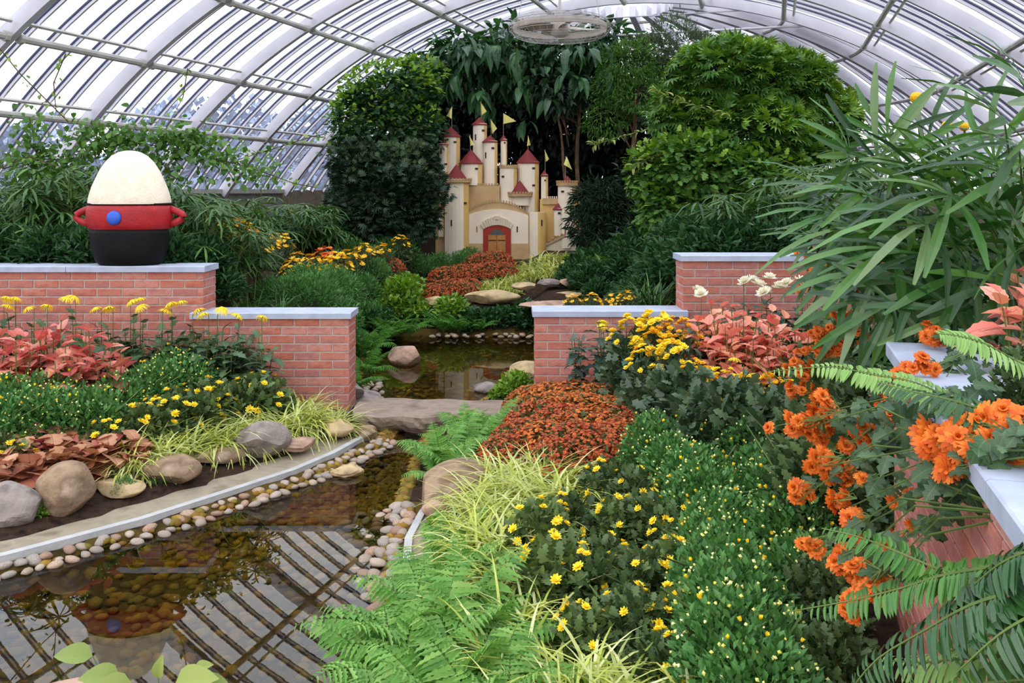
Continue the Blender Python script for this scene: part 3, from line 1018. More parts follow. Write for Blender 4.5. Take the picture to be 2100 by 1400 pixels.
def half_round(x0, x1, z0, z1, depth, y0, splits=(0.18, .80), n=20, flare=0.0):
    """a round-fronted tower body standing at y0, faces split into cream, cream, gold by width"""
    g = G()
    cx, rx = (x0 + x1) / 2, (x1 - x0) / 2
    V = []
    for z, e in ((z0, 1.0), (z1, 1.0)):
        for j in range(n):
            q = PI + PI * 2 * j / n
            V.append((cx + rx * e * math.cos(q), y0 + depth * math.sin(q), z))
    for j in range(n):
        a = (cx + rx * math.cos(PI + PI * 2 * (j + .5) / n) - x0) / (x1 - x0)
        m = 1 if a > splits[1] else 0
        g.add([V[j], V[(j + 1) % n], V[n + (j + 1) % n], V[n + j]], [[0, 1, 2, 3]], m)
    g.add(V[n:], [list(range(n))], 0)
    return g

def cone_roof(x0, x1, ze, za, depth, y0, n=24):
    g = G()
    cx, rx = (x0 + x1) / 2, (x1 - x0) / 2
    V = [(cx + rx * math.cos(2 * PI * j / n), y0 + depth * math.sin(2 * PI * j / n), ze) for j in range(n)]
    V2 = [(p[0], p[1], ze - .012) for p in V]
    g.add(V + [(cx, y0, za)], [[j, (j + 1) % n, n] for j in range(n)])
    g.add(V2 + V, [[j, (j + 1) % n, n + (j + 1) % n, n + j] for j in range(n)] + [list(range(n))[::-1]])
    return g

def crenels(x0, x1, ztop, zbot, depth, y0, n=13, tooth=.032):
    """a corbelled ring with teeth round a tower's head"""
    g = half_round(x0, x1, zbot, ztop - tooth, depth, y0, (0, 2))
    cx, rx = (x0 + x1) / 2, (x1 - x0) / 2
    for j in range(n):
        q = PI + PI * (j + .5) / n
        x, y = cx + rx * math.cos(q) * .985, y0 + depth * math.sin(q) * .97
        wd = rx * PI / n * .52
        Mx = Matrix.Translation((x, y, ztop - tooth / 2)) @ Matrix.Rotation(q + PI / 2, 4, 'Z')
        g.box(0, 0, 0, wd, .016, tooth, 0, Mx)
    return g

def tower(zx0, zx1, zbot, eave, apex=None, rx0=None, rx1=None, y=0.0, wins=(), ring=None, flag=None, pole=None, split=.8, flat_top=False):
    x0, zb = cl(zx0, zbot)
    x1, ze = cl(zx1, eave)
    dep = min((x1 - x0) / 2 * .8, .16)
    t = link('tower', half_round(x0, x1, max(zb, 0), ze + .02, dep, y, (0, split)).mesh('tower', [cm['cream'], cm['gold']], False), castle)
    rdep = dep
    if apex:
        a0, zee = cl(rx0, eave)
        a1, _ = cl(rx1, eave)
        ax, za = cl(apex[0], apex[1])
        rdep = dep * (a1 - a0) / (x1 - x0)
        link('roof', cone_roof(a0, a1, zee, za, rdep, y).mesh('roof', cm['roof']), t)
    if ring:
        r0, zt = cl(ring[0], ring[2])
        r1, zl = cl(ring[1], ring[3])
        link('battlement', crenels(r0, r1, zt, zl, dep * (r1 - r0) / (x1 - x0), y).mesh('battlement', [cm['brown'], cm['brown']]), t)
    for wdw in wins:
        wx, wz = cl(wdw[0], wdw[1])
        vert = len(wdw) > 2 and 'v' in wdw[2]
        ww, wh = ((.022, .10) if vert else (.05, .032)) if (x1 - x0) > .14 else ((.016, .07) if vert else (.026, .030))
        cx, rx = (x0 + x1) / 2, (x1 - x0) / 2
        c = max(-.93, min(.93, (wx - cx) / rx))
        yy = y - dep * math.sqrt(1 - c * c)
        slope = math.atan2(dep * c / math.sqrt(1 - c * c), rx)
        Mx = Matrix.Translation((wx, yy, wz)) @ Matrix.Rotation(slope, 4, 'Z')
        link('window', G().box(0, 0, 0, ww, .014, wh, 0, Mx).mesh('window', cm['orange' if len(wdw) > 2 and 'o' in wdw[2] else 'dark']), t)
    if flag:
        pts = [cl(*p) for p in flag]
        px_, pb = cl(*pole)
        top = max(p[1] for p in pts)
        link('flag_pole', G().tube([(px_, y, pb - .03), (px_, y, top + .004)], .004, 5).mesh('flag_pole', cm['pole']), t)
        g = G()
        n = 7
        V = []
        hoist_a, fly, hoist_b = pts
        V = []
        for i in range(n):
            f = i / (n - 1)
            a = (hoist_a[0] + (fly[0] - hoist_a[0]) * f, hoist_a[1] + (fly[1] - hoist_a[1]) * f)
            b = (hoist_b[0] + (fly[0] - hoist_b[0]) * f, hoist_b[1] + (fly[1] - hoist_b[1]) * f)
            yy = y - .02 * math.sin(f * 5) - .004
            V += [(a[0], yy, a[1]), (b[0], yy, b[1]), (a[0], yy + .003, a[1]), (b[0], yy + .003, b[1])]
        Fq = []
        for i in range(n - 1):
            k = i * 4
            Fq += [[k, k + 4, k + 5, k + 1], [k + 2, k + 3, k + 7, k + 6]]
        g.add(V, Fq)
        link('flag', g.mesh('flag', cm['flag']), t)
    return t

def panel(name, poly, y0, y1, mat, parent=None):
    pts = [cl(*p) for p in poly]
    ar = sum(pts[i][0] * pts[(i + 1) % len(pts)][1] - pts[(i + 1) % len(pts)][0] * pts[i][1] for i in range(len(pts)))
    if ar < 0:
        pts = pts[::-1]
    pts = [(x, max(z, 0)) for x, z in pts]
    return link(name, G().prism(pts, y0, y1).mesh(name, cm[mat]), parent or castle)

# back row
tower(380, 495, 760, 240, (440, 175), 368, 498, .42, [(465, 290), (403, 345, 'v')], None, [(440, 50), (492, 130), (452, 165)], (446, 180))
tower(130, 277, 780, 340, (205, 258), 115, 286, .34, [(238, 387)], None, [(212, 95), (165, 170), (207, 195)], (209, 262))
tower(607, 660, 760, 368, (632, 320), 599, 661, .40, [(640, 390)], None, [(630, 148), (735, 212), (630, 235)], (630, 330))
tower(470, 582, 780, 385, (527, 330), 455, 586, .28, [(545, 437), (488, 495, 'v')], None, [(525, 200), (578, 275), (540, 320)], (530, 335))
tower(110, 188, 780, 408, (148, 368), 105, 190, .24, [(127, 460, 'v'), (165, 567)], None)
tower(285, 460, 738, 560, (370, 445), 268, 466, .22, [(415, 605)], None, [(352, 330), (398, 410), (364, 418)], (362, 450))
tower(600, 742, 960, 590, None, None, None, .20, [(627, 668)], (594, 748, 572, 600))
tower(745, 920, 1060, 555, (835, 440), 733, 926, .30, [(875, 600), (875, 738)], None, [(832, 335), (852, 410), (822, 418)], (830, 445), split=.82)
tower(935, 992, 900, 660, (960, 615), 927, 995, .20, [(967, 698)], None, [(962, 450), (1000, 525), (975, 548)], (968, 620), split=.72)
tower(1068, 1216, 1240, 730, (1147, 660), 1085, 1205, .10, [(1103, 788), (1185, 785, 'vo'), (1170, 980)], (1055, 1228, 700, 742), [(1138, 505), (1183, 612), (1115, 572)], (1130, 668), split=.82)
# walls
panel('curtain_wall', [(345, 1000), (345, 745), (600, 735), (600, 1000)], .10, .16, 'tan')
for i in range(9):
    a = 395 + i * 23
    panel('merlon', [(a, 742), (a, 722), (a + 12, 721), (a + 12, 742)], .10, .13, 'brown')
panel('side_wall', [(85, 1400), (85, 770), (172, 752), (172, 1400)], .12, .18, 'tan')
panel('side_wall', [(925, 1400), (925, 850), (1080, 850), (1080, 1400)], .14, .20, 'gold')
panel('parapet', [(945, 890), (945, 842), (1072, 842), (1072, 890)], .11, .135, 'tan')
for i in range(6):
    a = 968 + i * 17
    panel('merlon', [(a, 844), (a, 826), (a + 9, 826), (a + 9, 844)], .11, .13, 'cream')
panel('side_wall', [(1205, 1300), (1205, 890), (1250, 890), (1250, 1300)], .16, .2, 'stonepaint')
for a in (1212, 1238):
    panel('merlon', [(a, 892), (a, 866), (a + 12, 866), (a + 12, 892)], .16, .19, 'cream')
# gatehouse wall with an arched top
def arc(xa, xb, zend, ztop, n=14):
    out = []
    for i in range(n + 1):
        f = i / n
        x = xa + (xb - xa) * f
        out.append((x, zend - (zend - ztop) * (1 - (2 * f - 1) ** 2)))
    return out
panel('gatehouse', [(300, 1400)] + [(300, 985)] + arc(330, 835, 962, 872) + [(850, 985), (850, 1400)], .0, .08, 'tan')
panel('gatehouse_front', [(335, 1202), (335, 985)] + arc(345, 825, 975, 928) + [(830, 985), (830, 1202)], -.018, .0, 'cream')
panel('plinth', [(318, 1400), (318, 1202), (836, 1202), (836, 1400)], -.02, .0, 'tan')
top = arc(332, 832, 960, 868, 22)
for i in range(len(top) - 1):
    (ax, az), (bx, bz) = top[i], top[i + 1]
    wx = (bx - ax) * .55
    panel('merlon', [(ax, az + 6), (ax, az - 16), (ax + wx, bz - 16), (ax + wx, bz + 6)], -.012, .02, 'brown')
# stone arch over the gate, in voussoirs
va = []
nv = 13
for i in range(nv):
    f0, f1 = i / nv, (i + 1) / nv - .006
    def rim(f, lo):
        x = (448 + (708 - 448) * f) if not lo else (474 + (690 - 474) * f)
        e = 1 - (2 * f - 1) ** 2
        return (x, (1052 - 62 * e ** .75) if not lo else (1086 - 32 * e))
    panel('arch_stone', [rim(f0, 0), rim(f1, 0), rim(f1, 1), rim(f0, 1)], -.045 - (.006 if i % 2 else 0), -.0, 'stonepaint')
panel('keystone', [(560, 1010), (556, 982), (604, 982), (600, 1010)], -.056, -.0, 'stonepaint')
panel('gate_frame', [(470, 1400), (470, 1092)] + arc(472, 690, 1088, 1054) + [(692, 1092), (692, 1400)], -.034, .0, 'redframe')
panel('lunette', [(524, 1132)] + arc(526, 634, 1124, 1086) + [(636, 1132)], -.04, -.0, 'grey')
for (a, b) in ((512, 577), (581, 648)):
    d = panel('door', [(a, 1400), (a, 1134), (b, 1134), (b, 1400)], -.042, -.0, 'wood')
    for q in range(4):
        w4 = (b - a) / 4
        panel('plank', [(a + q * w4 + 1, 1400), (a + q * w4 + 1, 1136), (a + (q + 1) * w4 - 1, 1136), (a + (q + 1) * w4 - 1, 1400)], -.047, -.042, 'wood', d)
    panel('strap', [(a + 4, 1180), (a + 4, 1172), (b - 4, 1172), (b - 4, 1180)], -.05, -.047, 'dark', d)
for x, m_ in ((420, 'orange'), (742, 'dark')):
    panel('arrow_slit', [(x - 5, 1112), (x - 5, 1066), (x + 5, 1066), (x + 5, 1112)], -.024, -.018, m_)
# front towers
tower(165, 358, 1400, 700, (250, 570), 160, 352, -.02, [(195, 765), (330, 880), (222, 1035, 'v')], (145, 380, 682, 716), split=.84)
tower(690, 842, 900, 812, (762, 697), 676, 850, .14, [], (660, 866, 790, 826), split=2)
tower(838, 972, 1400, 962, None, None, None, -.02, [(935, 1035, 'v')], None, split=.56)
tower(1034, 1110, 1142, 930, (1068, 878), 1024, 1113, .05, [(1077, 960)], None, split=.8)
tower(110, 162, 1150, 930, (135, 885), 108, 165, .08, [], None)
panel('ramp_wall', [(972, 1400), (972, 1212), (1170, 1110), (1240, 1075), (1240, 1400)], .0, .07, 'stonepaint')
panel('ramp_coping', [(972, 1222), (972, 1196), (1170, 1098), (1240, 1062), (1240, 1090), (1170, 1124)], -.02, .07, 'brown')
for i in range(5):
    a = 985 + i * 34
    zz = 1196 - (a - 972) * .5
    panel('merlon', [(a, zz + 6), (a, zz - 12), (a + 16, zz - 20), (a + 16, zz - 2)], -.02, .03, 'brown')

# ------------------------------------------------------------------ ceiling fan in its wire cage
FD = 8.6
fan = empty('ceiling_fan', (PX(1148, FD), FD, PZ(57, FD)))
tag(fan, 'round ceiling fan in a white wire cage hung from the vault', 'fan')
fw = solid('fan_white_wire', [srgb(178, 172, 168)], 1, .5)
fg_ = solid('fan_dusty_grey', [srgb(150, 136, 124), srgb(184, 172, 160)], 8, .6)
FR = .50
def ringpts(r, z, n=48):
    return [(r * math.cos(2 * PI * i / n), r * math.sin(2 * PI * i / n), z) for i in range(n + 1)]
for nm, sg in (('top_guard', 1), ('bottom_guard', -1)):
    g = G()
    for i in range(8):
        r = .08 + (FR - .10) * i / 7
        zz = sg * (.11 * math.sqrt(max(0, 1 - (r / FR) ** 6)))
        g.tube(ringpts(r, zz), .0016, 4, cap=False)
    for q in range(40):
        a = 2 * PI * q / 40
        pts = []
        for i in range(9):
            r = .06 + (FR - .06) * i / 8
            pts.append((r * math.cos(a), r * math.sin(a), sg * .113 * math.sqrt(max(0, 1 - (r / FR) ** 6))))
        g.tube(pts, .0012, 3, cap=False)
    link(nm, g.mesh(nm, fw), fan)
g = G()
for z in (-.05, -.025, 0, .025, .05):
    g.tube(ringpts(FR * (1 - .5 * (z / .09) ** 4), z), .003, 4, cap=False)
link('rim', g.mesh('rim', fw), fan)
link('shroud', G().lathe([(FR - .045, -.03), (FR - .04, -.015), (FR - .04, .015), (FR - .045, .03)], 40).mesh('shroud', fg_, True), fan)
link('motor', G().lathe([(.0, -.09), (.05, -.09), (.085, -.07), (.09, .03), (.06, .07), (.025, .1), (.0, .1)], 24).mesh('motor', fg_, True), fan)
bl = None
for q in range(4):
    if bl is None:
        V = []
        for i in range(6):
            r = .08 + .34 * i / 5
            hw = .05 + .035 * math.sin(i / 5 * PI)
            tw = .45 - .25 * i / 5
            V += [(r, -hw * math.cos(tw), -hw * math.sin(tw)), (r, hw * math.cos(tw), hw * math.sin(tw)), (r, -hw * math.cos(tw), -hw * math.sin(tw) + .004), (r, hw * math.cos(tw), hw * math.sin(tw) + .004)]
        bl = G().add(V, [[i * 4, i * 4 + 1, i * 4 + 5, i * 4 + 4] for i in range(5)] + [[i * 4 + 2, i * 4 + 6, i * 4 + 7, i * 4 + 3] for i in range(5)]).mesh('blade', fg_)
    link('blade', bl, fan, Matrix.Rotation(q * PI / 2 + .3, 4, 'Z'))
c0 = Vector(fan.location)
uu = c0.x * CT - c0.y * ST
hroof = math.sqrt((VR - .1) ** 2 - (uu - UC) ** 2) + VH0 - c0.z
link('down_rod', G().tube([(0, 0, .08), (0, 0, hroof)], .014, 8).mesh('down_rod', fw), fan)
for q in range(3):
    a = q * 2.09 + .5
    link('stay_wire', G().tube([(FR * math.cos(a), FR * math.sin(a), .02), (.12 * math.cos(a), .12 * math.sin(a), hroof - .12)], .004, 4).mesh('stay_wire', fw), fan)
g = G().box(0, 0, .13, .10, .07, .07)
link('junction_box', g.mesh('junction_box', fw), fan)

# ------------------------------------------------------------------ painted garden jar on the left wall (plain ornament)
JD = 7.25
jar = empty('garden_jar', (PX(266, JD), JD, WZ_L + .051))
tag(jar, 'big garden jar with cream domed lid, red body, black foot on left wall', 'ornament')
jm = {'cream': solid('cream_glaze', [srgb(232, 216, 190), srgb(246, 232, 210)], 16, .7, .3, .35, 60),
      'red': solid('red_glaze', [srgb(150, 20, 28), srgb(182, 34, 40)], 9, .5, .4, .2, 50),
      'black': solid('black_glaze', [srgb(5, 5, 6), srgb(14, 13, 14)], 9, .6, .2, .2, 50),
      'blue': solid('blue_glaze', [srgb(36, 74, 176), srgb(52, 100, 208)], 5, .45, .4)}
link('foot', G().lathe([(0, 0), (.24, 0), (.275, .03), (.30, .10), (.315, .18), (.32, .26), (.315, .30), (0, .30)], 40, sy=.62).mesh('foot', jm['black'], True), jar)
link('body', G().lathe([(.31, .29), (.33, .30), (.345, .34), (.352, .40), (.35, .45), (.338, .49), (.30, .50), (0, .50)], 40, sy=.62).mesh('body', jm['red'], True), jar)
link('rim_band', G().lathe([(.325, .485), (.342, .49), (.342, .505), (.325, .512), (.30, .505)], 40, sy=.62).mesh('rim_band', jm['black'], True), jar)
prof = [(.332, .50), (.335, .52), (.325, .57), (.302, .64), (.272, .71), (.238, .78), (.195, .845), (.145, .895), (.09, .925), (.04, .938), (0, .94)]
link('lid', G().lathe(prof, 44, sy=.66).mesh('lid', jm['cream'], True), jar)
g = G()
V, Fq = lump(4, .06, .02, .06, 2, .0, 0)
g.add(V + np.array([-.03, -.222, .39]), Fq)
link('boss', g.mesh('boss', jm['blue'], True), jar)
for sg in (-1, 1):
    pts = [(sg * (.335 + .11 * math.sin(q / 8 * PI)), 0, .33 + .13 * q / 8) for q in range(9)]
    link('lug_handle', G().tube(pts, .028, 10).mesh('lug_handle', jm['red'], True), jar)

# ------------------------------------------------------------------ foliage builders
def nrmz(a):
    return a / np.maximum(np.linalg.norm(a, axis=-1, keepdims=True), 1e-9)

def tri_leaf():                       # smallest leaf: two triangles folded on the midrib
    V = np.array([[0, 0, 0], [-.5, .45, .10], [0, 1, -.08], [.5, .45, .10], [0, .5, 0]])
    return V, [np.array([[0, 4, 1], [1, 4, 2], [0, 3, 4], [4, 3, 2]])]

def oval_leaf(n=4, fold=.12, droop=.25, peak=.4, tipx=1.4, serr=0.0):
    """leaf along +y, width 1 (scaled later), folded on the midrib, drooping to the tip"""
    V = [[0, 0, 0]]
    for i in range(1, n):
        t = i / n
        wd = .5 * (math.sin(PI * t ** (math.log(.5) / math.log(peak)))) ** (1 / tipx)
        wd *= (1 + serr * (1 if i % 2 else -1))
        z = -droop * t * t
        V += [[-wd, t, z + fold * wd * 2], [0, t, z], [wd, t, z + fold * wd * 2]]
    V.append([0, 1, -droop])
    q, tr = [], [[0, 2, 1], [0, 3, 2]]
    for i in range(n - 2):
        a = 1 + 3 * i
        q += [[a, a + 1, a + 4, a + 3], [a + 1, a + 2, a + 5, a + 4]]
    e, last = 1 + 3 * (n - 2), 1 + 3 * (n - 1)
    tr += [[e, e + 1, last], [e + 1, e + 2, last]]
    return np.array(V, float), [np.array(tr)] + ([np.array(q)] if q else [])

def lobed_leaf(lobes=((.0, .30), (.16, .42), (.30, .22), (.42, .50), (.58, .24), (.72, .34), (.86, .14)), droop=.15, fold=.1):
    """leaf with lobed margins (chrysanthemum): a fan of triangles off the midrib"""
    V = [[0, 0, 0]]
    Ls, Rs, Ms = [], [], []
    for t, wd in lobes:
        z = -droop * t * t
        Ms.append(len(V)); V.append([0, t + .02, z])
        Ls.append(len(V)); V.append([-wd, t + .04, z + fold * wd])
        Rs.append(len(V)); V.append([wd, t + .04, z + fold * wd])
    tip = len(V)
    V.append([0, 1, -droop])
    tr, q = [], []
    for i in range(len(Ms) - 1):
        q += [[Ls[i], Ms[i], Ms[i + 1], Ls[i + 1]], [Ms[i], Rs[i], Rs[i + 1], Ms[i + 1]]]
    tr += [[Ls[-1], Ms[-1], tip], [Ms[-1], Rs[-1], tip]]
    return np.array(V, float), [np.array(tr), np.array(q)]

def palmate_leaf(k=7, spread=150, wd=.2, droop=.3):
    """a whorl of narrow leaflets on one stalk (umbrella tree)"""
    V, tr = [], []
    for i in range(k):
        a = math.radians(-spread / 2 + spread * i / (k - 1))
        l = 1 - .3 * abs(2 * i / (k - 1) - 1)
        dx, dy = math.sin(a), math.cos(a)
        b = len(V)
        V += [[0, 0, 0], [dx * l * .55 - dy * wd / 2, dy * l * .55 + dx * wd / 2, -.06], [dx * l * .55 + dy * wd / 2, dy * l * .55 - dx * wd / 2, -.06], [dx * l, dy * l, -droop * l]]
        tr += [[b, b + 2, b + 1], [b + 1, b + 2, b + 3]]
    return np.array(V, float), [np.array(tr)]

def scatter(T, pos, d, up, size, wid=1.0, roll=0.0):
    V, Fs = T
    d = nrmz(np.asarray(d, float))
    side = nrmz(np.cross(d, up) + 1e-6)
    nr = np.cross(side, d)
    n = len(pos)
    if np.any(roll):
        c, s = np.cos(roll)[:, None], np.sin(roll)[:, None]
        side, nr = side * c + nr * s, nr * c - side * s
    size = np.broadcast_to(np.asarray(size, float), (n,))
    wid = np.broadcast_to(np.asarray(wid, float), (n,))
    X = (pos[:, None, :] + (V[None, :, 0:1] * (wid * size)[:, None, None]) * side[:, None, :]
         + (V[None, :, 1:2] * size[:, None, None]) * d[:, None, :] + (V[None, :, 2:3] * size[:, None, None]) * nr[:, None, :])
    nv = len(V)
    off = (np.arange(n) * nv)
    out = []
    for f in Fs:
        out.append((f[None] + off[:, None, None]).reshape(-1, f.shape[1]))
    return X.reshape(-1, 3), out

def rdirs(n, rg, up=0.0):
    v = rg.normal(size=(n, 3))
    v[:, 2] = np.abs(v[:, 2]) * (1 if up >= 0 else -1)
    return nrmz(v)

def dome_leaves(g, rg, n, c, r, T, size, wid=.5, upb=.5, lo=.5, mat=0, hemi=True, hang=0.0, jit=.5, smin=.7):
    """leaves through the outer part of a dome (or ball), turned outwards"""
    v = rg.normal(size=(n, 3))
    if hemi:
        v[:, 2] = np.abs(v[:, 2])
    v = nrmz(v)
    rr = lo + (1 - lo) * rg.random(n) ** .6
    if not hemi:
        kk = rg.normal(size=(3, 3)) * 2.2
        rr = rr * (1 + .13 * np.sin(v @ kk + rg.uniform(0, 6, 3)).sum(1)) + .10 * np.abs(rg.normal(size=n)) * (rg.random(n) < .18)
    pos = np.array(c) + v * rr[:, None] * np.array(r)
    d = v + rg.normal(size=(n, 3)) * jit + np.array([0, 0, upb - hang])
    up = v * .6 + np.array([0, 0, 1.0]) + rg.normal(size=(n, 3)) * .25
    s = size * (smin + (1.25 - smin) * rg.random(n))
    V, Fs = scatter(T, pos, d, up, s, wid)
    g.add(V, Fs, mat)
    return pos, v

TL = tri_leaf()
PIN = oval_leaf(9, .08, .22, .30, 1.2, .32)
OV4 = oval_leaf(4)
OV3 = oval_leaf(3)
OV6 = oval_leaf(6, .14, .35, .42, 1.3)
LOB = lobed_leaf()
PAL = palmate_leaf()

def petals(n, l, wd, cup, rows=1, droop=0.0, curl=0.0, seed=0, segs=2):
    """a flower head seen from +z: rows of petals; cup lifts them, droop bends the tips down"""
    rg = random.Random(seed)
    V, Fq = [], []
    for r in range(rows):
        lift = cup + r * (.55 if rows > 1 else 0)
        ln = l * (1 - .22 * r)
        for i in range(n):
            a = 2 * PI * (i + .5 * r) / n + rg.uniform(-.1, .1)
            li = ln * rg.uniform(.85, 1.1)
            b = len(V)
            ca, sa = math.cos(a), math.sin(a)
            for k in range(segs + 1):
                t = k / segs
                rad = li * (.12 + .88 * t) * math.cos(lift)
                z = li * t * math.sin(lift) - droop * t * t * li + curl * t ** 3 * li
                hw = wd * (.35 + .65 * math.sin(PI * min(1, .15 + .8 * t))) * (1 if k < segs else .7)
                V += [[ca * rad - sa * hw, sa * rad + ca * hw, z], [ca * rad + sa * hw, sa * rad - ca * hw, z]]
            for k in range(segs):
                q = b + 2 * k
                Fq.append([q, q + 1, q + 3, q + 2])
    return np.array(V, float), [np.array(Fq)]

def head(n, l, wd, cup, mat, rows=1, droop=0.0, curl=0.0, centre=None, cr=.2, seed=0, segs=2):
    g = G()
    V, Fs = petals(n, l, wd, cup, rows, droop, curl, seed, segs)
    g.add(V, Fs, 0)
    ms = [M[mat]]
    if centre:
        g.lathe([(l * cr, 0.0), (l * cr * .9, l * cr * .5), (0, l * cr * .75)], 7, 1)
        ms.append(M[centre])
    return g.mesh('flower', ms)

FLOW = {
    'yellow_daisy': [head(9, .021, .0055, .25, 'petal_yellow', 2, seed=i, centre='petal_gold') for i in range(2)],
    'gold_mum': [head(10, .024, .006, .35, 'petal_gold', 2, seed=i, centre='petal_yellow') for i in range(2)],
    'yellow_mum': [head(11, .024, .006, .3, 'petal_yellow', 2, seed=i) for i in range(2)],
    'orange_mum': [head(20, .029, .0062, .0, 'petal_orange', 4, .25, seed=i, centre='petal_gold', segs=2) for i in range(3)],
    'orange_big': [head(22, .037, .0072, -.1, 'petal_orange', 4, .35, seed=i + 5, segs=3, centre='petal_orange') for i in range(3)],
    'spider': [head(24, .085, .0050, .75, 'petal_yellow', 3, 1.5, .55, seed=i, segs=5) for i in range(3)],
    'white_ball': [head(13, .062, .015, -.1, 'petal_white', 4, .15, .35, seed=i, segs=4) for i in range(2)],
    'yellow_ball_loose': [head(12, .044, .018, .35, 'petal_gold', 3, -.1, .25, seed=i, segs=4) for i in range(2)],
    'bud': [head(6, .012, .004, 1.1, 'petal_yellow', 1, seed=i) for i in range(2)],
    'far_orange': [head(7, .03, .010, .3, 'petal_orange', 1, seed=i) for i in range(2)],
    'far_yellow': [head(7, .03, .010, .3, 'petal_gold', 1, seed=i) for i in range(2)],
}

def ball_flower():
    g = G()
    V, Fq = lump(9, .034, .034, .031, 2, .03, 0)
    g.add(V + np.array([0, 0, .026]), Fq)
    for c, zz in ((.9, .0), (1.15, .006), (1.35, .012)):
        V, Fs = petals(11, .052, .011, c, 1, 0, -.12, int(c * 10), 4)
        g.add(V + np.array([0, 0, zz - .006]), Fs)
    return g.mesh('flower', M['petal_gold'])
FLOW['yellow_ball'] = [ball_flower()]

def flower_M(p, nrm, rg, s=1.0):
    z = Vector(nrm).normalized()
    x = z.orthogonal().normalized()
    q = rg.uniform(0, 6.28)
    x = (Matrix.Rotation(q, 3, z) @ x)
    y = z.cross(x)
    m = Matrix((x, y, z)).transposed().to_4x4()
    return Matrix.Translation(p) @ m @ Matrix.Scale(s, 4)

class Proto:
    """a plant kind: meshes of its parts and where each sits"""
    def __init__(self):
        self.parts = []
    def add(self, name, me, Mx=None, kind=None):
        self.parts.append((name, me, Mx, kind))
        return self

def place(pr, name, x, y, label, cat, group=None, z=None, rz=None, s=1.0, tilt=(0, 0)):
    e = empty(name, (x, y, (zg(x, y) - .012) if z is None else z), random.uniform(0, 6.28) if rz is None else rz, s, tilt)
    tag(e, label, cat, group)
    for nm, me, Mx, kd in pr.parts:
        o = bpy.data.objects.new(nm, me)
        COL.objects.link(o)
        o.parent = e
        if Mx is not None:
            o.matrix_local = Mx
        if kd:
            o['kind'] = kd
    return e

def stems_mesh(pts_list, r, mat, n=4):
    g = G()
    for p in pts_list:
        g.tube(p, [r * (1 - .5 * i / (len(p) - 1)) for i in range(len(p))], n)
    return g.mesh('stems', M[mat])

def bedding(seed, rx, h, n, T, size, wid, mat, fl=None, nf=0, fs=1.0, tiny=None, ntiny=0, stem='stem', mat2=None, upb=.5, lo=.35, fup=.6, taper=1.0):
    """a rounded bedding plant: stems, small leaves, flowers as parts, tiny ones joined"""
    rg = np.random.default_rng(seed)
    r2 = random.Random(seed)
    pr = Proto()
    pr.add('stems', stems_mesh([[(0, 0, 0), (r2.gauss(0, rx * .25), r2.gauss(0, rx * .25), h * .45), (r2.gauss(0, rx * .5), r2.gauss(0, rx * .5), h * .85)] for _ in range(6)], .006, stem))
    g = G()
    dome_leaves(g, rg, n, (0, 0, h * .22), (rx, rx, h * .74), T, size, wid, upb, lo)
    if n > 20:
        dome_leaves(g, rg, n // 4, (0, 0, h * .05), (rx * .85, rx * .85, h * .4), T, size, wid, .1, .5)
    pr.add('foliage', g.mesh('foliage', M[mat]), None, 'stuff')
    if ntiny:
        g = G()
        v = rdirs(ntiny, rg)
        v[:, 2] = v[:, 2] * .9 + .1
        v = nrmz(v)
        pos = np.array([0, 0, h * .22]) + v * np.array([rx, rx, h * .76]) * (1.0 + .06 * rg.random(ntiny))[:, None]
        Vt, Ft = tiny[0]
        V, Fs = scatter((Vt[:, [0, 2, 1]] if False else Vt, Ft), pos, nrmz(rg.normal(size=(ntiny, 3)) * np.array([1, 1, .15])), v + rg.normal(size=(ntiny, 3)) * .3, tiny[1] * (.7 + .6 * rg.random(ntiny)), 1.0)
        g.add(V, Fs)
        pr.add(tiny[3], g.mesh(tiny[3], M[tiny[2]]), None, 'stuff')
    for i in range(nf):
        v = rdirs(1, rg)[0]
        v = v + np.array([0, 0, fup])
        v /= np.linalg.norm(v)
        p = np.array([0, 0, h * .22]) + v * np.array([rx, rx, h * .80]) * (1 + .08 * rg.random())
        nv = v + np.array([0, 0, .5]) + rg.normal(size=3) * .25
        pr.add('flower', r2.choice(FLOW[fl]), flower_M(p, nv, r2, fs * r2.uniform(.8, 1.15)))
    return pr

# tiny flower templates (flat, five petals round the y axis end)
def tiny_disc(k=6, dome=.3):
    V = [[0, 0, dome]]
    for i in range(k * 2):
        a = PI * i / k
        r = 1.0 if i % 2 == 0 else .62
        V.append([math.cos(a) * r, math.sin(a) * r, 0])
    return np.array(V, float), [np.array([[0, 1 + i, 1 + (i + 1) % (2 * k)] for i in range(2 * k)])]
def tiny_ball():
    V = [[0, 0, 1.2], [1, 0, .2], [0, 1, .2], [-1, 0, .2], [0, -1, .2], [0, 0, -.8]]
    return np.array(V, float), [np.array([[0, 1, 2], [0, 2, 3], [0, 3, 4], [0, 4, 1], [5, 2, 1], [5, 3, 2], [5, 4, 3], [5, 1, 4]])]
TD, TB = tiny_disc(), tiny_ball()

def blade_strip(l, wd, arch, segs, lean):
    """one arching grass blade in the y,z plane"""
    V = []
    for k in range(segs + 1):
        t = k / segs
        a = lean + arch * t
        V.append((t, a))
    y = z = 0.0
    pts = [(0, 0)]
    for k in range(segs):
        a = lean + arch * (k + .5) / segs
        y += math.sin(a) * l / segs
        z += math.cos(a) * l / segs
        pts.append((y, z))
    out = []
    for k, (yy, zz) in enumerate(pts):
        t = k / segs
        hw = wd * .5 * min(1, .5 + 2 * t) * (1 - t ** 2.5) + .0004
        out += [[-hw, yy, zz], [hw, yy, zz]]
    return np.array(out), np.array([[2 * k, 2 * k + 1, 2 * k + 3, 2 * k + 2] for k in range(segs)])

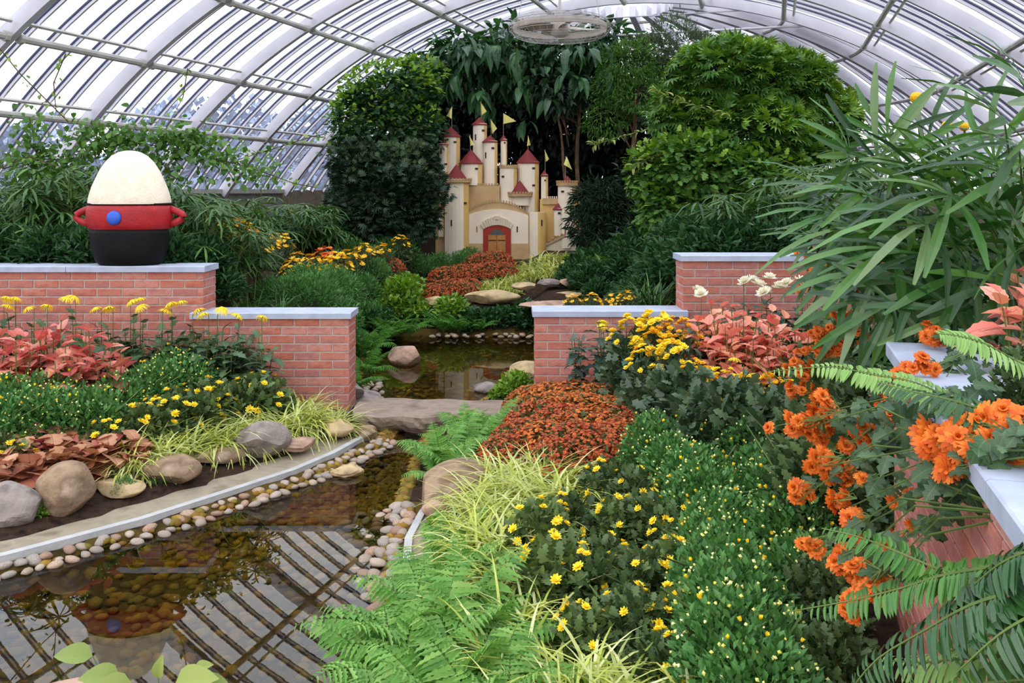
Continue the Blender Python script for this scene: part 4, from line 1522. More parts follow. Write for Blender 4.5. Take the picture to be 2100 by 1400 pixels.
def tuft(seed, n, l, wd, mat, arch=(1.3, 2.3), lean=(.05, .7), spread=.05, segs=6, bias=None, up=0.0, name='blades'):
    rg = random.Random(seed)
    g = G()
    for i in range(n):
        V, Fq = blade_strip(l * rg.uniform(.65, 1.15), wd * rg.uniform(.7, 1.2), rg.uniform(*arch), segs, rg.uniform(*lean))
        a = rg.uniform(0, 2 * PI) if bias is None else rg.gauss(bias[0], bias[1])
        c, s = math.cos(a), math.sin(a)
        X = V.copy()
        X[:, 0] = V[:, 0] * c - V[:, 1] * s + rg.gauss(0, spread)
        X[:, 1] = V[:, 0] * s + V[:, 1] * c + rg.gauss(0, spread)
        g.add(X, [Fq])
    pr = Proto()
    pr.add(name, g.mesh(name, M[mat]), None, 'stuff')
    return pr

def frond_mesh(seed, l, pl, pw, n, mat, arch=1.2, lean=.5, bip=False, name='frond', taper=.35, sweep=.35):
    """a fern frond growing from the origin in the y,z plane: midrib and leaflets"""
    rg = np.random.default_rng(seed)
    g = G()
    y = z = 0
    pts, tang = [], []
    for k in range(n + 1):
        a = lean + arch * k / n
        pts.append((0, y, z))
        tang.append((0, math.sin(a), math.cos(a)))
        y += math.sin(a) * l / n
        z += math.cos(a) * l / n
    g.tube(pts[::3] + ([pts[-1]] if (n % 3) else []), [.0028 * (1 - .7 * i / max(1, len(pts[::3]))) for i in range(len(pts[::3] + ([pts[-1]] if (n % 3) else [])))], 3, 1)
    P, D, U, S = [], [], [], []
    for k in range(3, n + 1):
        t = k / n
        prof = min(1, (t + .12) * 2.2) ** .8 * (1 - t) ** .55 + .04 if not bip else (math.sin(PI * min(1, (.12 + .88 * t) ** .8)) ** .8 + .06)
        T = np.array(tang[k])
        nrm = np.array([0, -T[2], T[1]])
        for sd in (-1, 1):
            d = np.array([sd, 0, 0]) + T * sweep + nrm * (-.12) + rg.normal(size=3) * .07
            L = pl * prof * rg.uniform(.9, 1.1)
            if not bip or bip == 2:
                P.append(pts[k]); D.append(d); U.append(nrm); S.append(L)
            else:
                dn = d / np.linalg.norm(d)
                m = max(3, int(7 * prof))
                for q in range(m):
                    f = (q + .6) / (m + .3)
                    base = np.array(pts[k]) + dn * L * f
                    base[2] -= .15 * L * f * f
                    for s2 in (-1, 1):
                        d2 = T * s2 + dn * .7
                        P.append(base); D.append(d2); U.append(nrm + rg.normal(size=3) * .15); S.append(L * .42 * (1 - .75 * f) + .003)
    P, D, U, S = np.array(P), np.array(D), np.array(U), np.array(S)
    V, Fs = scatter(PIN if bip == 2 else (TL if bip else OV4), P, D, U, S, pw)
    g.add(V, Fs, 0)
    return g.mesh(name, [M[mat], M['stem']])

def fern(seed, frs, n, lo=.0, s=(.75, 1.1), bias=None):
    rg = random.Random(seed)
    pr = Proto()
    for i in range(n):
        a = 2 * PI * i / n + rg.uniform(-.3, .3) if bias is None else rg.gauss(*bias)
        k = rg.uniform(*s)
        Mx = Matrix.Rotation(a, 4, 'Z') @ Matrix.Rotation(rg.uniform(-.25, .25), 4, 'X') @ Matrix.Rotation(rg.uniform(-.2, .2), 4, 'Y') @ Matrix.Scale(k, 4)
        pr.add('frond', rg.choice(frs), Mx)
    return pr

def fan_mesh(seed, k, l, wd, mat, spread=250, droop=.55, name='leaf', fold=.18, segs=4):
    """a lady-palm leaf: k long blunt leaflets spreading from the stalk end, facing +z, pointing +y"""
    rg = random.Random(seed)
    g = G()
    for i in range(k):
        a = math.radians(-spread / 2 + spread * i / max(1, k - 1)) + rg.uniform(-.06, .06)
        L = l * (1 - .25 * abs(2 * i / max(1, k - 1) - 1)) * rg.uniform(.85, 1.1)
        dr = droop * rg.uniform(.6, 1.4)
        ca, sa = math.cos(a), math.sin(a)
        V = []
        for q in range(segs + 1):
            t = q / segs
            r = L * t * (1 - .12 * dr * t)
            z = .10 * L * t - dr * L * t * t
            hw = wd * .5 * (.35 + 1.1 * t if t < .5 else (.9 + .1 * math.sin(t * PI))) * (1 if q < segs else .35)
            if q == 0:
                hw = wd * .15
            for s, zz in ((-1, fold * hw), (0, 0), (1, fold * hw)):
                V.append((sa * r + ca * hw * s, ca * r - sa * hw * s, z + zz))
        Fq = []
        for q in range(segs):
            b = 3 * q
            Fq += [[b, b + 1, b + 4, b + 3], [b + 1, b + 2, b + 5, b + 4]]
        g.add(V, Fq)
    return g.mesh(name, M[mat])

FANS = [fan_mesh(i, 8 + i % 3, .42, .036, 'palm', 240 + 20 * (i % 3), .35 + .15 * (i % 3)) for i in range(4)]
FANF = [fan_mesh(20 + i, 9, .27, .026, 'palm_far', 260, .4 + .1 * i, segs=3) for i in range(3)]

def lady_palm(seed, n, h, r, fans, s=1.0, canes=5):
    rg = random.Random(seed)
    pr = Proto()
    tops, stems = [], []
    for c in range(canes):
        b = (rg.gauss(0, r * .25), rg.gauss(0, r * .25), 0)
        t = (b[0] * 1.6 + rg.gauss(0, .05), b[1] * 1.6 + rg.gauss(0, .05), h * rg.uniform(.55, 1))
        tops.append((b, t))
        stems.append([b, ((b[0] + t[0]) / 2, (b[1] + t[1]) / 2, t[2] * .5), t])
    for i in range(n):
        b, t = tops[i % canes]
        f = rg.uniform(.45, 1.0)
        p0 = Vector((b[0] + (t[0] - b[0]) * f, b[1] + (t[1] - b[1]) * f, t[2] * f))
        a = rg.uniform(0, 2 * PI)
        el = rg.uniform(.0, 1.0)
        d = Vector((math.cos(a) * math.cos(el), math.sin(a) * math.cos(el), math.sin(el)))
        p1 = p0 + d * (r * rg.uniform(.35, .8))
        stems.append([tuple(p0), tuple(p0.lerp(p1, .5) + Vector((0, 0, .02))), tuple(p1)])
        up = Vector((0, 0, 1)) + d * .2
        x = d.cross(up).normalized()
        z = x.cross(d).normalized()
        mm = Matrix((x, d, z)).transposed().to_4x4()
        pr.add('leaf', rg.choice(fans), Matrix.Translation(p1) @ mm @ Matrix.Rotation(-.35, 4, 'X') @ Matrix.Scale(s * rg.uniform(.75, 1.15), 4))
    pr.add('stems', stems_mesh(stems, .008, 'stem'))
    return pr

def broad_plant(seed, n_stem, h, r, leaf_meshes, per, size, stem='stem', droop=.25, whorl=True):
    """upright plant with large separate leaves (coleus, chrysanthemum foliage): each leaf a part"""
    rg = random.Random(seed)
    pr = Proto()
    stems = []
    for c in range(n_stem):
        a = 2 * PI * c / n_stem + rg.uniform(-.4, .4)
        rr = r * rg.uniform(.2, .75) * (0 if n_stem == 1 else 1)
        top = Vector((math.cos(a) * rr, math.sin(a) * rr, h * rg.uniform(.75, 1.0)))
        stems.append([(0, 0, 0), tuple(top * .5 + Vector((0, 0, h * .08))), tuple(top)])
        for i in range(per):
            f = 1 - .62 * (i / per) ** 1.0
            p = Vector((top.x * (f ** .6), top.y * (f ** .6), top.z * f))
            q = i * 2.4 + rg.uniform(-.4, .4)
            el = (.75 if i < 2 else .25) - droop * (1 - f) + rg.uniform(-.2, .2)
            d = Vector((math.cos(q) * math.cos(el), math.sin(q) * math.cos(el), math.sin(el))) + Vector((top.x, top.y, 0)) * .6
            d.normalize()
            up = Vector((0, 0, 1)) + Vector((rg.gauss(0, .2), rg.gauss(0, .2), 0))
            x = d.cross(up).normalized()
            z = x.cross(d).normalized()
            mm = Matrix((x, d, z)).transposed().to_4x4()
            sc_ = size * (.6 if i < 2 else 1.0) * rg.uniform(.75, 1.15)
            pr.add('leaf', rg.choice(leaf_meshes), Matrix.Translation(p) @ mm @ Matrix.Scale(sc_, 4))
    pr.add('stems', stems_mesh(stems, .007, stem))
    return pr

def one_leaf(T, wid, mat, name='leaf'):
    V, Fs = T
    return G().add(V * np.array([wid, 1, 1]), Fs).mesh(name, M[mat])

COLP = [one_leaf(oval_leaf(8, .10, .25 + .12 * i, .36, 1.2, .10), .62, 'coleus_pink') for i in range(3)]
COLS = [one_leaf(oval_leaf(8, .10, .25 + .12 * i, .36, 1.2, .10), .60, 'coleus_salmon') for i in range(3)]
HEU = [one_leaf((lambda V, Fs: (V, Fs))(*lobed_leaf(((.0, .10), (-.12, .30), (.05, .46), (.22, .38), (.34, .52), (.52, .40), (.64, .44), (.80, .24), (.90, .16)), .2 + .15 * i, .22)), 1.15, 'heuchera') for i in range(3)]
MUML = [one_leaf(lobed_leaf(droop=.3 + .2 * i), .85, 'mum_leaf') for i in range(2)]
BLUL = [one_leaf(lobed_leaf(droop=.3 + .2 * i), .85, 'blue_leaf') for i in range(2)]
BIGL = [one_leaf(oval_leaf(6, .08, .3 + .25 * i, .45, 1.3), .42, 'big_leaf') for i in range(3)]
YNG = [one_leaf(OV6, .6, 'young_leaf') for i in range(1)]

# ------------------------------------------------------------------ trees
def crown(name, x, y, z0, trunk, lumps, n, T, size, wid, mat, label, cat='tree', hang=.2, jit=.5, mats2=None, n2=0, lo=.55, big=None, tr=.06, branches=True, lean=(0, 0), upb=.1):
    """tree or big shrub: trunk and limbs to each lump of the crown, leaves through the lumps; lumps are offsets (dx,dy,z,rx,ry,rz)"""
    e = empty(name, (x, y, z0))
    tag(e, label, cat)
    sd = abs(hash((round(x * 100), round(y * 100)))) % 9999
    rg = np.random.default_rng(sd)
    r2 = random.Random(sd)
    if trunk:
        top = max(l[2] for l in lumps) - z0
        pts = [(lean[0] * f + .03 * math.sin(f * 9), lean[1] * f + .02 * math.cos(f * 7), top * .8 * f) for f in np.linspace(0, 1, 9)]
        link('trunk', G().tube(pts, [tr * (1 - .55 * f) for f in np.linspace(0, 1, 9)], 9).mesh('trunk', M['bark'], True), e)
    if branches:
        for l in lumps:
            s = Vector((lean[0] * .4, lean[1] * .4, max(.02, (l[2] - z0) * (.68 if trunk else .0))))
            t = Vector((l[0], l[1], l[2] - z0))
            md = s.lerp(t, .5) + Vector((r2.gauss(0, .06), r2.gauss(0, .06), .1))
            link('branch', G().tube([s, md, t], [tr * .32, tr * .22, tr * .12], 6).mesh('branch', M['bark'], True), e)
    g = G()
    vol = [l[3] * l[4] * l[5] for l in lumps]
    area = [(a ** (2 / 3)) for a in vol]
    for l, a in zip(lumps, area):
        k = int(n * a / sum(area))
        dome_leaves(g, rg, k, (l[0], l[1], l[2] - z0), (l[3], l[4], l[5]), T, size, wid, upb, lo, 0, False, hang, jit)
        if n2:
            k2 = int(n2 * a / sum(area))
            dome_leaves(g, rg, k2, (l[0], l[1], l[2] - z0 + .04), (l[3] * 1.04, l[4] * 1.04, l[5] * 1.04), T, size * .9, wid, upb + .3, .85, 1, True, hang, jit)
    link('foliage', g.mesh('foliage', [M[mat]] + ([M[mats2]] if mats2 else [])), e, kind='stuff')
    if big:
        for (bx, by, bz, d, s) in big:
            d = Vector(d).normalized()
            xx = d.cross(Vector((0, 0, 1)) + Vector((r2.gauss(0, .2), r2.gauss(0, .2), 0))).normalized()
            zz = xx.cross(d).normalized()
            link('leaf', r2.choice(BIGL), e, Matrix.Translation((bx, by, bz - z0)) @ Matrix((xx, d, zz)).transposed().to_4x4() @ Matrix.Scale(s, 4))
    return e

def LP(px, py, D, rpx, rpy, ry=None):
    """a crown lump from a pixel centre, half sizes in pixels and a distance: world (X, Y, Z, rx, ry, rz)"""
    return (PX(px, D), D, PZ(py, D), rpx * D / F, (ry or rpx * D / F * .7), rpy * D / F)

def tree_px(name, bx, D, lumps, **k):
    x, y = PX(bx, D), D
    z0 = zg(x, y) - .02
    L_ = [(l[0] - x, l[1] - y, l[2], l[3], l[4], l[5]) for l in lumps]
    return crown(name, x, y, z0, k.pop('trunk', True), L_, **k)

# ------------------------------------------------------------------ outside: trees beyond the glass, haze put into their colour
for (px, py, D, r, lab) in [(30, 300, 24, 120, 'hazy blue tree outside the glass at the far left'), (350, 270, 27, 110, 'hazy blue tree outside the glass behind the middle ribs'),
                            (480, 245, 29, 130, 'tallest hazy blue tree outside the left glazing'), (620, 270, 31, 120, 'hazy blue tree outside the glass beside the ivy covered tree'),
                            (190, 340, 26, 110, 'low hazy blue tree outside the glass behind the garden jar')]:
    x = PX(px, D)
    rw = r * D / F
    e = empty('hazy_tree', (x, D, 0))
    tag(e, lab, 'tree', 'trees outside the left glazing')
    link('trunk', G().tube([(0, 0, 0), (0, 0, PZ(py, D))], .15, 6).mesh('trunk', M['far_tree_hazed']), e)
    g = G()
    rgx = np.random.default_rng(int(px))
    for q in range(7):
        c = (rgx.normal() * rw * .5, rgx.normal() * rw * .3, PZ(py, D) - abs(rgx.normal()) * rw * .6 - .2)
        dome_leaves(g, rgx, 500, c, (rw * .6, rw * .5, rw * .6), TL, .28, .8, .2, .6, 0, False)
    link('foliage', g.mesh('foliage', M['far_tree_hazed']), e, kind='stuff')

# ------------------------------------------------------------------ trees and large shrubs round the castle
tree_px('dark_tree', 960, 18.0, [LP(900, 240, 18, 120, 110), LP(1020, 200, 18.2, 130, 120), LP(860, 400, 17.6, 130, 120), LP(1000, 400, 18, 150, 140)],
        n=15000, T=OV3, size=.19, wid=.55, mat='leaf_black', label='broad leaved tree coloured for deep shade directly behind the castle towers', tr=.08, hang=.5)
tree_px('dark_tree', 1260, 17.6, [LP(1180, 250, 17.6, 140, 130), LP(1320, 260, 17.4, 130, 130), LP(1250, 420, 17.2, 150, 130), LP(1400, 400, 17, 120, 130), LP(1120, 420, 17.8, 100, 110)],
        n=15000, T=OV3, size=.19, wid=.55, mat='leaf_black', label='tree coloured for deep shade behind the two bare trunks, right of the castle', tr=.08, hang=.5)
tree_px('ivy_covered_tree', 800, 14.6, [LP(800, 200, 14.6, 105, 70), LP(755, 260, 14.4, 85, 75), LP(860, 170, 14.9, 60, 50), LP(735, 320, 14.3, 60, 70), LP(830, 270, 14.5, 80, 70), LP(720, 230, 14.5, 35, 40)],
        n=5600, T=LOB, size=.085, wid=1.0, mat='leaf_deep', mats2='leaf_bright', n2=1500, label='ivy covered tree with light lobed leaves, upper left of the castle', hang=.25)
bigs = []
rg = random.Random(77)
for (cx, cy, k) in [(960, 100, 26), (1010, 90, 22), (1060, 115, 18), (935, 160, 12), (985, 190, 16), (1180, 100, 22), (1225, 100, 16), (1160, 150, 14), (1200, 160, 14), (1075, 180, 10), (1000, 225, 7), (1130, 200, 8), (900, 110, 10), (1245, 140, 8), (1085, 250, 5)]:
    for q in range(k):
        D = 15.3 + rg.gauss(0, .2)
        a = rg.uniform(0, 2 * PI)
        p = P3(cx + rg.gauss(0, 9), cy + rg.gauss(0, 6), D)
        bigs.append((p, Vector((math.cos(a) * .7, math.sin(a) * .7 - .3, rg.uniform(-1.3, -.1))), rg.uniform(.24, .40)))
bx, bD = 1186, 15.6
tree_px('broad_leaved_tree', bx, bD, [LP(960, 115, 15.7, 75, 60), LP(1050, 105, 15.9, 80, 55), LP(1180, 110, 15.8, 85, 55), LP(1100, 160, 16.2, 130, 60), LP(900, 140, 15.9, 60, 50), LP(1240, 90, 16, 60, 50)],
        n=2600, T=OV4, size=.22, wid=.45, mat='leaf_deep', label='tall tree with slim brown trunk and long drooping leaves above the castle', tr=.05, hang=.9,
        big=[(p.x - PX(bx, bD), p.y - bD, p.z, d, s) for p, d, s in bigs])
tree_px('slim_tree', 1183, 15.3, [LP(1148, 205, 15.3, 30, 24), LP(1120, 170, 15.4, 40, 30)], n=260, T=OV3, size=.17, wid=.45, mat='leaf_dark', label='leaning thin trunk left of the taller trunk, right of the castle', tr=.04, hang=.6, lean=(-.35, 0))
tree_px('fine_leaved_tree', 1400, 15.2, [LP(1400, 110, 15.2, 85, 65), LP(1330, 110, 15.4, 60, 50), LP(1450, 150, 15, 60, 60), LP(1360, 190, 15.3, 90, 60)],
        n=9000, T=TL, size=.11, wid=.18, mat='leaf_greygreen', label='fine leaved grey green tree under the vault, right of the ceiling fan', hang=.1)
tree_px('feathery_tree', 1300, 14.9, [LP(1290, 130, 14.9, 55, 55), LP(1320, 190, 14.8, 60, 50), LP(1265, 180, 15, 45, 45), LP(1250, 240, 15, 50, 40)],
        n=4500, T=TL, size=.10, wid=.22, mat='leaf_mid', label='feathery mid green tree between the brown trunk and the umbrella trees', hang=.3)
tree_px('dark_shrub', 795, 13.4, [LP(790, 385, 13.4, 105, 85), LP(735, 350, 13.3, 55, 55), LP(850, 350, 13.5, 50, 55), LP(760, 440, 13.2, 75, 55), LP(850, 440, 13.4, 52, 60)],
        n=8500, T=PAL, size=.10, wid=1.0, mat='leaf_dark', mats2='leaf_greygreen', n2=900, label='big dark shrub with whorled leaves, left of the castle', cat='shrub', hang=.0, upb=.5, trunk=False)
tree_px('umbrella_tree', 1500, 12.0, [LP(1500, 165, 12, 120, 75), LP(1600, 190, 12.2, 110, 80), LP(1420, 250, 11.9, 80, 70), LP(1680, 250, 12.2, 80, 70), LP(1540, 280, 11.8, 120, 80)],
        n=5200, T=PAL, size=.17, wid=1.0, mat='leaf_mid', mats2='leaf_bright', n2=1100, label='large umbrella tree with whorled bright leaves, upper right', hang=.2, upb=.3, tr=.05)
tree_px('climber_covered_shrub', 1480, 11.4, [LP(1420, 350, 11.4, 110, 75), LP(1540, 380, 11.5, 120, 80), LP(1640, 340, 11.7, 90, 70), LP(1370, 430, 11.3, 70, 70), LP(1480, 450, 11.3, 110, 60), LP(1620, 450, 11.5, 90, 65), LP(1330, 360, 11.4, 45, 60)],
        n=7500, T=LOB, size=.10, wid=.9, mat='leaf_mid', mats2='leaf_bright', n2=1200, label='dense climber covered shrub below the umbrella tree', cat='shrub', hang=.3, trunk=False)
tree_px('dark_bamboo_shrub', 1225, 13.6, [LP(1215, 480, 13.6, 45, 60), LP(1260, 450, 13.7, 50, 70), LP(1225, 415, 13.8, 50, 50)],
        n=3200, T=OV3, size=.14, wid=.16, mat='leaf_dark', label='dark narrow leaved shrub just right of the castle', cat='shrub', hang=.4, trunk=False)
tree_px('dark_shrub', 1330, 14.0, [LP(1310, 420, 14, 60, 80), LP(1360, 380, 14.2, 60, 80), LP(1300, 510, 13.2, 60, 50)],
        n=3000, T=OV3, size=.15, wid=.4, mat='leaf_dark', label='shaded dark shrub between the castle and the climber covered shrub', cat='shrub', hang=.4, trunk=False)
tree_px('low_green_shrub', 1240, 12.4, [LP(1230, 560, 12.4, 50, 30), LP(1280, 565, 12.2, 45, 32), LP(1320, 540, 12.2, 40, 40)],
        n=1500, T=OV3, size=.12, wid=.5, mat='leaf_mid', label='low green shrub behind the ochre slab, right of the striped grass', cat='shrub', hang=.2, trunk=False, branches=False)

# hanging sprays of young leaves at the right of the castle
for (pts, D, lab) in [([(1350, 260), (1290, 275), (1225, 295), (1215, 297)], 13.2, 'yellow green hanging spray nearest the castle'),
                      ([(1500, 240), (1420, 215), (1360, 195), (1340, 180)], 11.2, 'yellow green spray reaching out of the umbrella tree'),
                      ([(1360, 310), (1320, 330), (1295, 345)], 11.2, 'short yellow green spray below the hanging spray')]:
    P = [P3(a, b, D) for a, b in pts]
    e = empty('leaf_spray', P[0])
    tag(e, lab, 'branch')
    link('twig', G().tube([p - P[0] for p in P], .006, 4).mesh('twig', M['stem']), e)
    g = G()
    rgx = np.random.default_rng(len(lab))
    pos, dr = [], []
    for i in range(len(P) - 1):
        for q in range(14):
            pos.append(np.array(P[i].lerp(P[i + 1], q / 14) - P[0]) + rgx.normal(size=3) * .012)
            dr.append(np.array((P[i + 1] - P[i]).normalized()) * .6 + rgx.normal(size=3) * .6)
    V, Fs = scatter(OV4, np.array(pos), np.array(dr), np.tile([0, -.3, 1.0], (len(pos), 1)), .10 * (.6 + .6 * rgx.random(len(pos))), .4)
    g.add(V, Fs)
    link('leaves', g.mesh('leaves', M['young_leaf']), e, kind='stuff')

# ------------------------------------------------------------------ behind the left wall: palms, climbers, flower bank
pf = [lady_palm(200 + i, 34, .66 + .1 * i, .34, FANF, 1.0, 7) for i in range(3)]
for i, (px, D, s, lab) in enumerate([(-30, 8.2, 1.0, 'lady palm at the left frame edge behind the taller left wall'), (60, 8.0, 1.0, 'second lady palm from the left behind the taller left wall'),
        (150, 8.3, 1.1, 'lady palm just left of the garden jar'), (40, 9.2, 1.2, 'lady palm at the back left below the climber'), (130, 9.4, 1.2, 'lady palm at the back behind the garden jar'), (350, 8.1, .95, 'lady palm right of the garden jar'),
        (405, 8.4, 1.0, 'lady palm above the step in the left wall'), (455, 8.0, .9, 'lady palm leaning over the lower left wall'), (500, 8.3, .8, 'short lady palm at the left of the yellow flowers'),
        (390, 9.8, 1.2, 'lady palm behind the garden jar at the glazing'), (460, 10.6, 1.2, 'bright lady palm in front of the glazing, left of centre'), (530, 11.2, 1.15, 'bright lady palm behind the orange flowers'),
        (600, 11.8, 1.1, 'lady palm in front of the last glazing bay'), (660, 12.2, 1.0, 'lady palm beside the dark whorled shrub'), (290, 9.6, 1.1, 'lady palm half hidden by the garden jar'), (560, 10.9, .9, 'low lady palm above the yellow flower bank')]):
    place(pf[i % 3], 'lady_palm', PX(px, D), D, lab, 'palm', 'lady palms behind the left walls', s=s)
g8 = [tuft(300 + i, 90, .55, .014, 'palm', (1.0, 2.0), (.1, .6), .05) for i in range(2)]
place(g8[0], 'grassy_lily', PX(1345, 7.9), 7.9, 'dark green strap leaved tuft behind the step of the right walls', 'plant', s=1.0)
place(g8[1], 'grassy_lily', PX(1310, 8.1), 8.1, 'smaller strap leaved tuft arching over the low right wall', 'plant', s=.8)
place(g8[1], 'grassy_lily', PX(500, 7.8), 7.8, 'strap leaved tuft behind the low left wall', 'plant', s=.75)
place(g8[0], 'grassy_lily', PX(575, 8.0), 8.0, 'pale strap leaved tuft beside the bushy herb behind the low left wall', 'plant', s=.6)

def climber(curves, D, lab, n_per=60, size=.10, mat='leaf_bright', wob=.05, lw=.7):
    P0 = P3(*curves[0][0], D)
    e = empty('climbing_vine', (P0.x, P0.y, P0.z))
    tag(e, lab, 'vine')
    g = G()
    gs = G()
    rgx = np.random.default_rng(len(lab) * 7)
    for c in curves:
        P = [P3(a, b, D + rgx.normal() * .05) - P0 for a, b in c]
        gs.tube(P, .006, 4)
        ll = sum((P[i + 1] - P[i]).length for i in range(len(P) - 1))
        for i in range(len(P) - 1):
            k = max(3, int(n_per * (P[i + 1] - P[i]).length))
            pos = np.array([np.array(P[i].lerp(P[i + 1], rgx.random())) for _ in range(k)]) + rgx.normal(size=(k, 3)) * wob
            d = rgx.normal(size=(k, 3)) + np.array([0, -.2, -.4])
            V, Fs = scatter(OV4, pos, d, np.tile([0, -.5, 1.0], (k, 1)) + rgx.normal(size=(k, 3)) * .3, size * (.6 + .7 * rgx.random(k)), lw)
            g.add(V, Fs)
    link('stems', gs.mesh('stems', M['brown_stem']), e)
    link('leaves', g.mesh('leaves', M[mat]), e, kind='stuff')
climber([[(0, 100), (40, 150), (90, 200), (140, 250)], [(135, 110), (110, 170), (115, 230)], [(385, 140), (375, 200), (340, 265)], [(0, 345), (60, 320), (140, 350)]], 9.0, 'thin trailing vine stems climbing the left glass', 22, .05, 'leaf_bright', .02)
climber([[(10, 345), (60, 330), (110, 325), (150, 345)], [(60, 300), (90, 310)], [(50, 345), (120, 360), (190, 350)], [(60, 240), (70, 290)], [(10, 400), (90, 380), (180, 385)], [(170, 300), (260, 270), (240, 300)], [(250, 290), (330, 300), (390, 290), (430, 310)], [(310, 290), (400, 280), (400, 300)], [(330, 330), (350, 360), (370, 370)], [(420, 320), (500, 340), (560, 360)], [(150, 275), (190, 290), (230, 285)]], 9.3, 'leafy climber spread across the left glass behind the garden jar', 330, .072, 'leaf_mid', .10)
climber([[(480, 330), (560, 305), (640, 280), (665, 275)], [(560, 360), (600, 375), (650, 385)], [(440, 310), (460, 340), (480, 370)]], 11.5, 'thin green runners along the far left glazing', 30, .06, 'leaf_bright', .03)

fil = [bedding(390 + i, .30, .42, 620, OV3, .10, .35, 'leaf_deep') for i in range(2)]
for px, D, s in [(-30, 7.6, .9), (30, 7.7, .9), (85, 7.6, .85), (140, 7.7, .9), (190, 7.6, .9), (345, 7.6, .9), (420, 7.8, .8), (455, 7.75, .7), (0, 8.4, 1.1), (90, 8.5, 1.1), (170, 8.6, 1.1), (230, 9.0, 1.1), (310, 9.0, 1.1), (370, 8.6, 1.1), (420, 9.2, 1.1), (470, 9.0, .9), (480, 11.4, 1.3), (540, 12, 1.3), (610, 12.6, 1.3), (670, 13, 1.3)]:
    place(random.choice(fil), 'dark_green_shrub', PX(px, D), D, 'low dark green filler shrub under the lady palms behind the left walls', 'shrub', 'dark filler shrubs behind the left walls', s=s)
for px, D, s in [(1420, 7.8, .9), (1475, 7.75, .9), (1530, 7.8, .95), (1590, 7.75, .9), (1650, 7.8, 1.0), (1380, 8.4, 1.0), (1450, 8.6, 1.2), (1540, 8.7, 1.2), (1620, 8.7, 1.2), (1400, 9.6, 1.2), (1500, 9.8, 1.3), (1600, 9.9, 1.3)]:
    place(random.choice(fil), 'dark_green_shrub', PX(px, D), D, 'low dark green filler shrub behind the taller right wall', 'shrub', 'dark filler shrubs behind the right wall', s=s)
for px, D, s in [(1215, 11.9, 1.0), (1250, 11.7, 1.0), (1290, 11.6, 1.0), (1330, 11.4, 1.1), (1200, 12.6, 1.1), (1245, 12.8, 1.3), (1300, 11.9, 1.2), (1350, 10.8, 1.1), (1390, 10.6, 1.2), (1370, 9.9, 1.0), (1320, 10.2, .9)]:
    place(random.choice(fil if s < 1.15 else [bushy_ for bushy_ in fil]), 'green_shrub', PX(px, D), D, 'leafy green shrub on the slope between the castle and the right wall', 'shrub', 'leafy shrubs right of the castle', s=s)

# yellow and orange flower bank
bk = {'y': [bedding(400 + i, .2, .46, 420, OV3, .06, .4, 'leaf_greygreen', 'far_yellow', 40, 1.15) for i in range(2)],
      'o': [bedding(410 + i, .2, .46, 420, OV3, .06, .4, 'leaf_greygreen', 'far_orange', 34, 1.1) for i in range(2)]}
for i, (px, D, c, s) in enumerate([(490, 10.6, 'o', 1.0), (515, 10.2, 'o', .9), (545, 10.0, 'y', .9), (575, 10.4, 'y', 1.0), (610, 10.3, 'y', .95), (600, 9.8, 'y', .8), (640, 10.8, 'y', 1.1), (665, 11.2, 'o', 1.25), (690, 11.0, 'y', 1.2), (675, 10.6, 'y', 1.0),
                                   (715, 11.3, 'y', 1.1), (745, 11.6, 'y', 1.0), (465, 8.9, 'y', .95), (500, 8.8, 'y', .95), (530, 9.0, 'y', .95), (485, 9.4, 'y', 1.1), (640, 10.2, 'y', .75), (372, 7.75, 'o', .55), (395, 7.8, 'o', .5), (785, 12.0, 'y', .9), (820, 12.9, 'y', .9)]):
    place(random.choice(bk[c]), 'bank_chrysanthemum', PX(px, D), D, ('orange' if c == 'o' else 'golden yellow') + ' flowered bushy chrysanthemum ' + ('beside the garden jar behind the left wall' if px < 400 else 'on the bank behind the left walls'),
          'flower', ('orange' if c == 'o' else 'yellow') + ' chrysanthemums on the left bank' + (' by the jar' if px < 400 else ''), s=s)
herb = [bedding(430 + i, .24, .36, 900, TL, .055, .3, 'leaf_bud') for i in range(2)]
for px, D, s in [(560, 8.6, .9), (600, 8.5, 1.0), (645, 8.6, 1.1), (690, 8.8, 1.1), (625, 9.3, 1.1), (680, 9.6, 1.2), (720, 9.2, .9), (700, 10.4, 1.2), (745, 10.8, 1.2)]:
    place(random.choice(herb), 'bushy_herb', PX(px, D), D, 'bushy fine leaved green herb behind the low left wall', 'plant', 'green herbs behind the low left wall', s=s)
for px, D, s in [(790, 12.9, 1.0), (830, 13.2, 1.0), (870, 13.3, 1.0), (905, 13.4, 1.0), (945, 13.5, 1.0), (965, 13.9, .9), (760, 12.6, .9)]:
    place(random.choice(herb), 'bushy_herb', PX(px, D), D, 'bushy green herb in the row in front of the castle and dark shrub', 'plant', 'green herbs in front of the castle', s=s)
for px, D, s in [(650, 11.2, 1.1), (690, 11.6, 1.1), (730, 11.8, 1.0), (770, 12.3, 1.0), (660, 10.4, 1.1), (700, 11.1, 1.2), (740, 11.2, 1.1), (720, 12.6, 1.2), (770, 11.6, .9)]:
    place(random.choice(herb), 'bushy_herb', PX(px, D), D, 'bushy green herb on the slope left of the light green shrub', 'plant', 'green herbs on the slope left of the pond', s=s)
for px, D, s in [(1175, 12.4, .8), (1205, 12.0, .9), (1230, 11.4, .8), (1270, 11.0, .8), (1290, 10.4, .8), (1340, 9.4, .8), (1390, 9.0, .9), (1240, 12.9, 1.0), (1290, 9.6, .6), (1330, 8.7, .7)]:
    place(random.choice(fil), 'green_shrub', PX(px, D), D, 'low leafy shrub behind the ochre slab right of the castle', 'shrub', 'low shrubs behind the ochre slab', s=s)
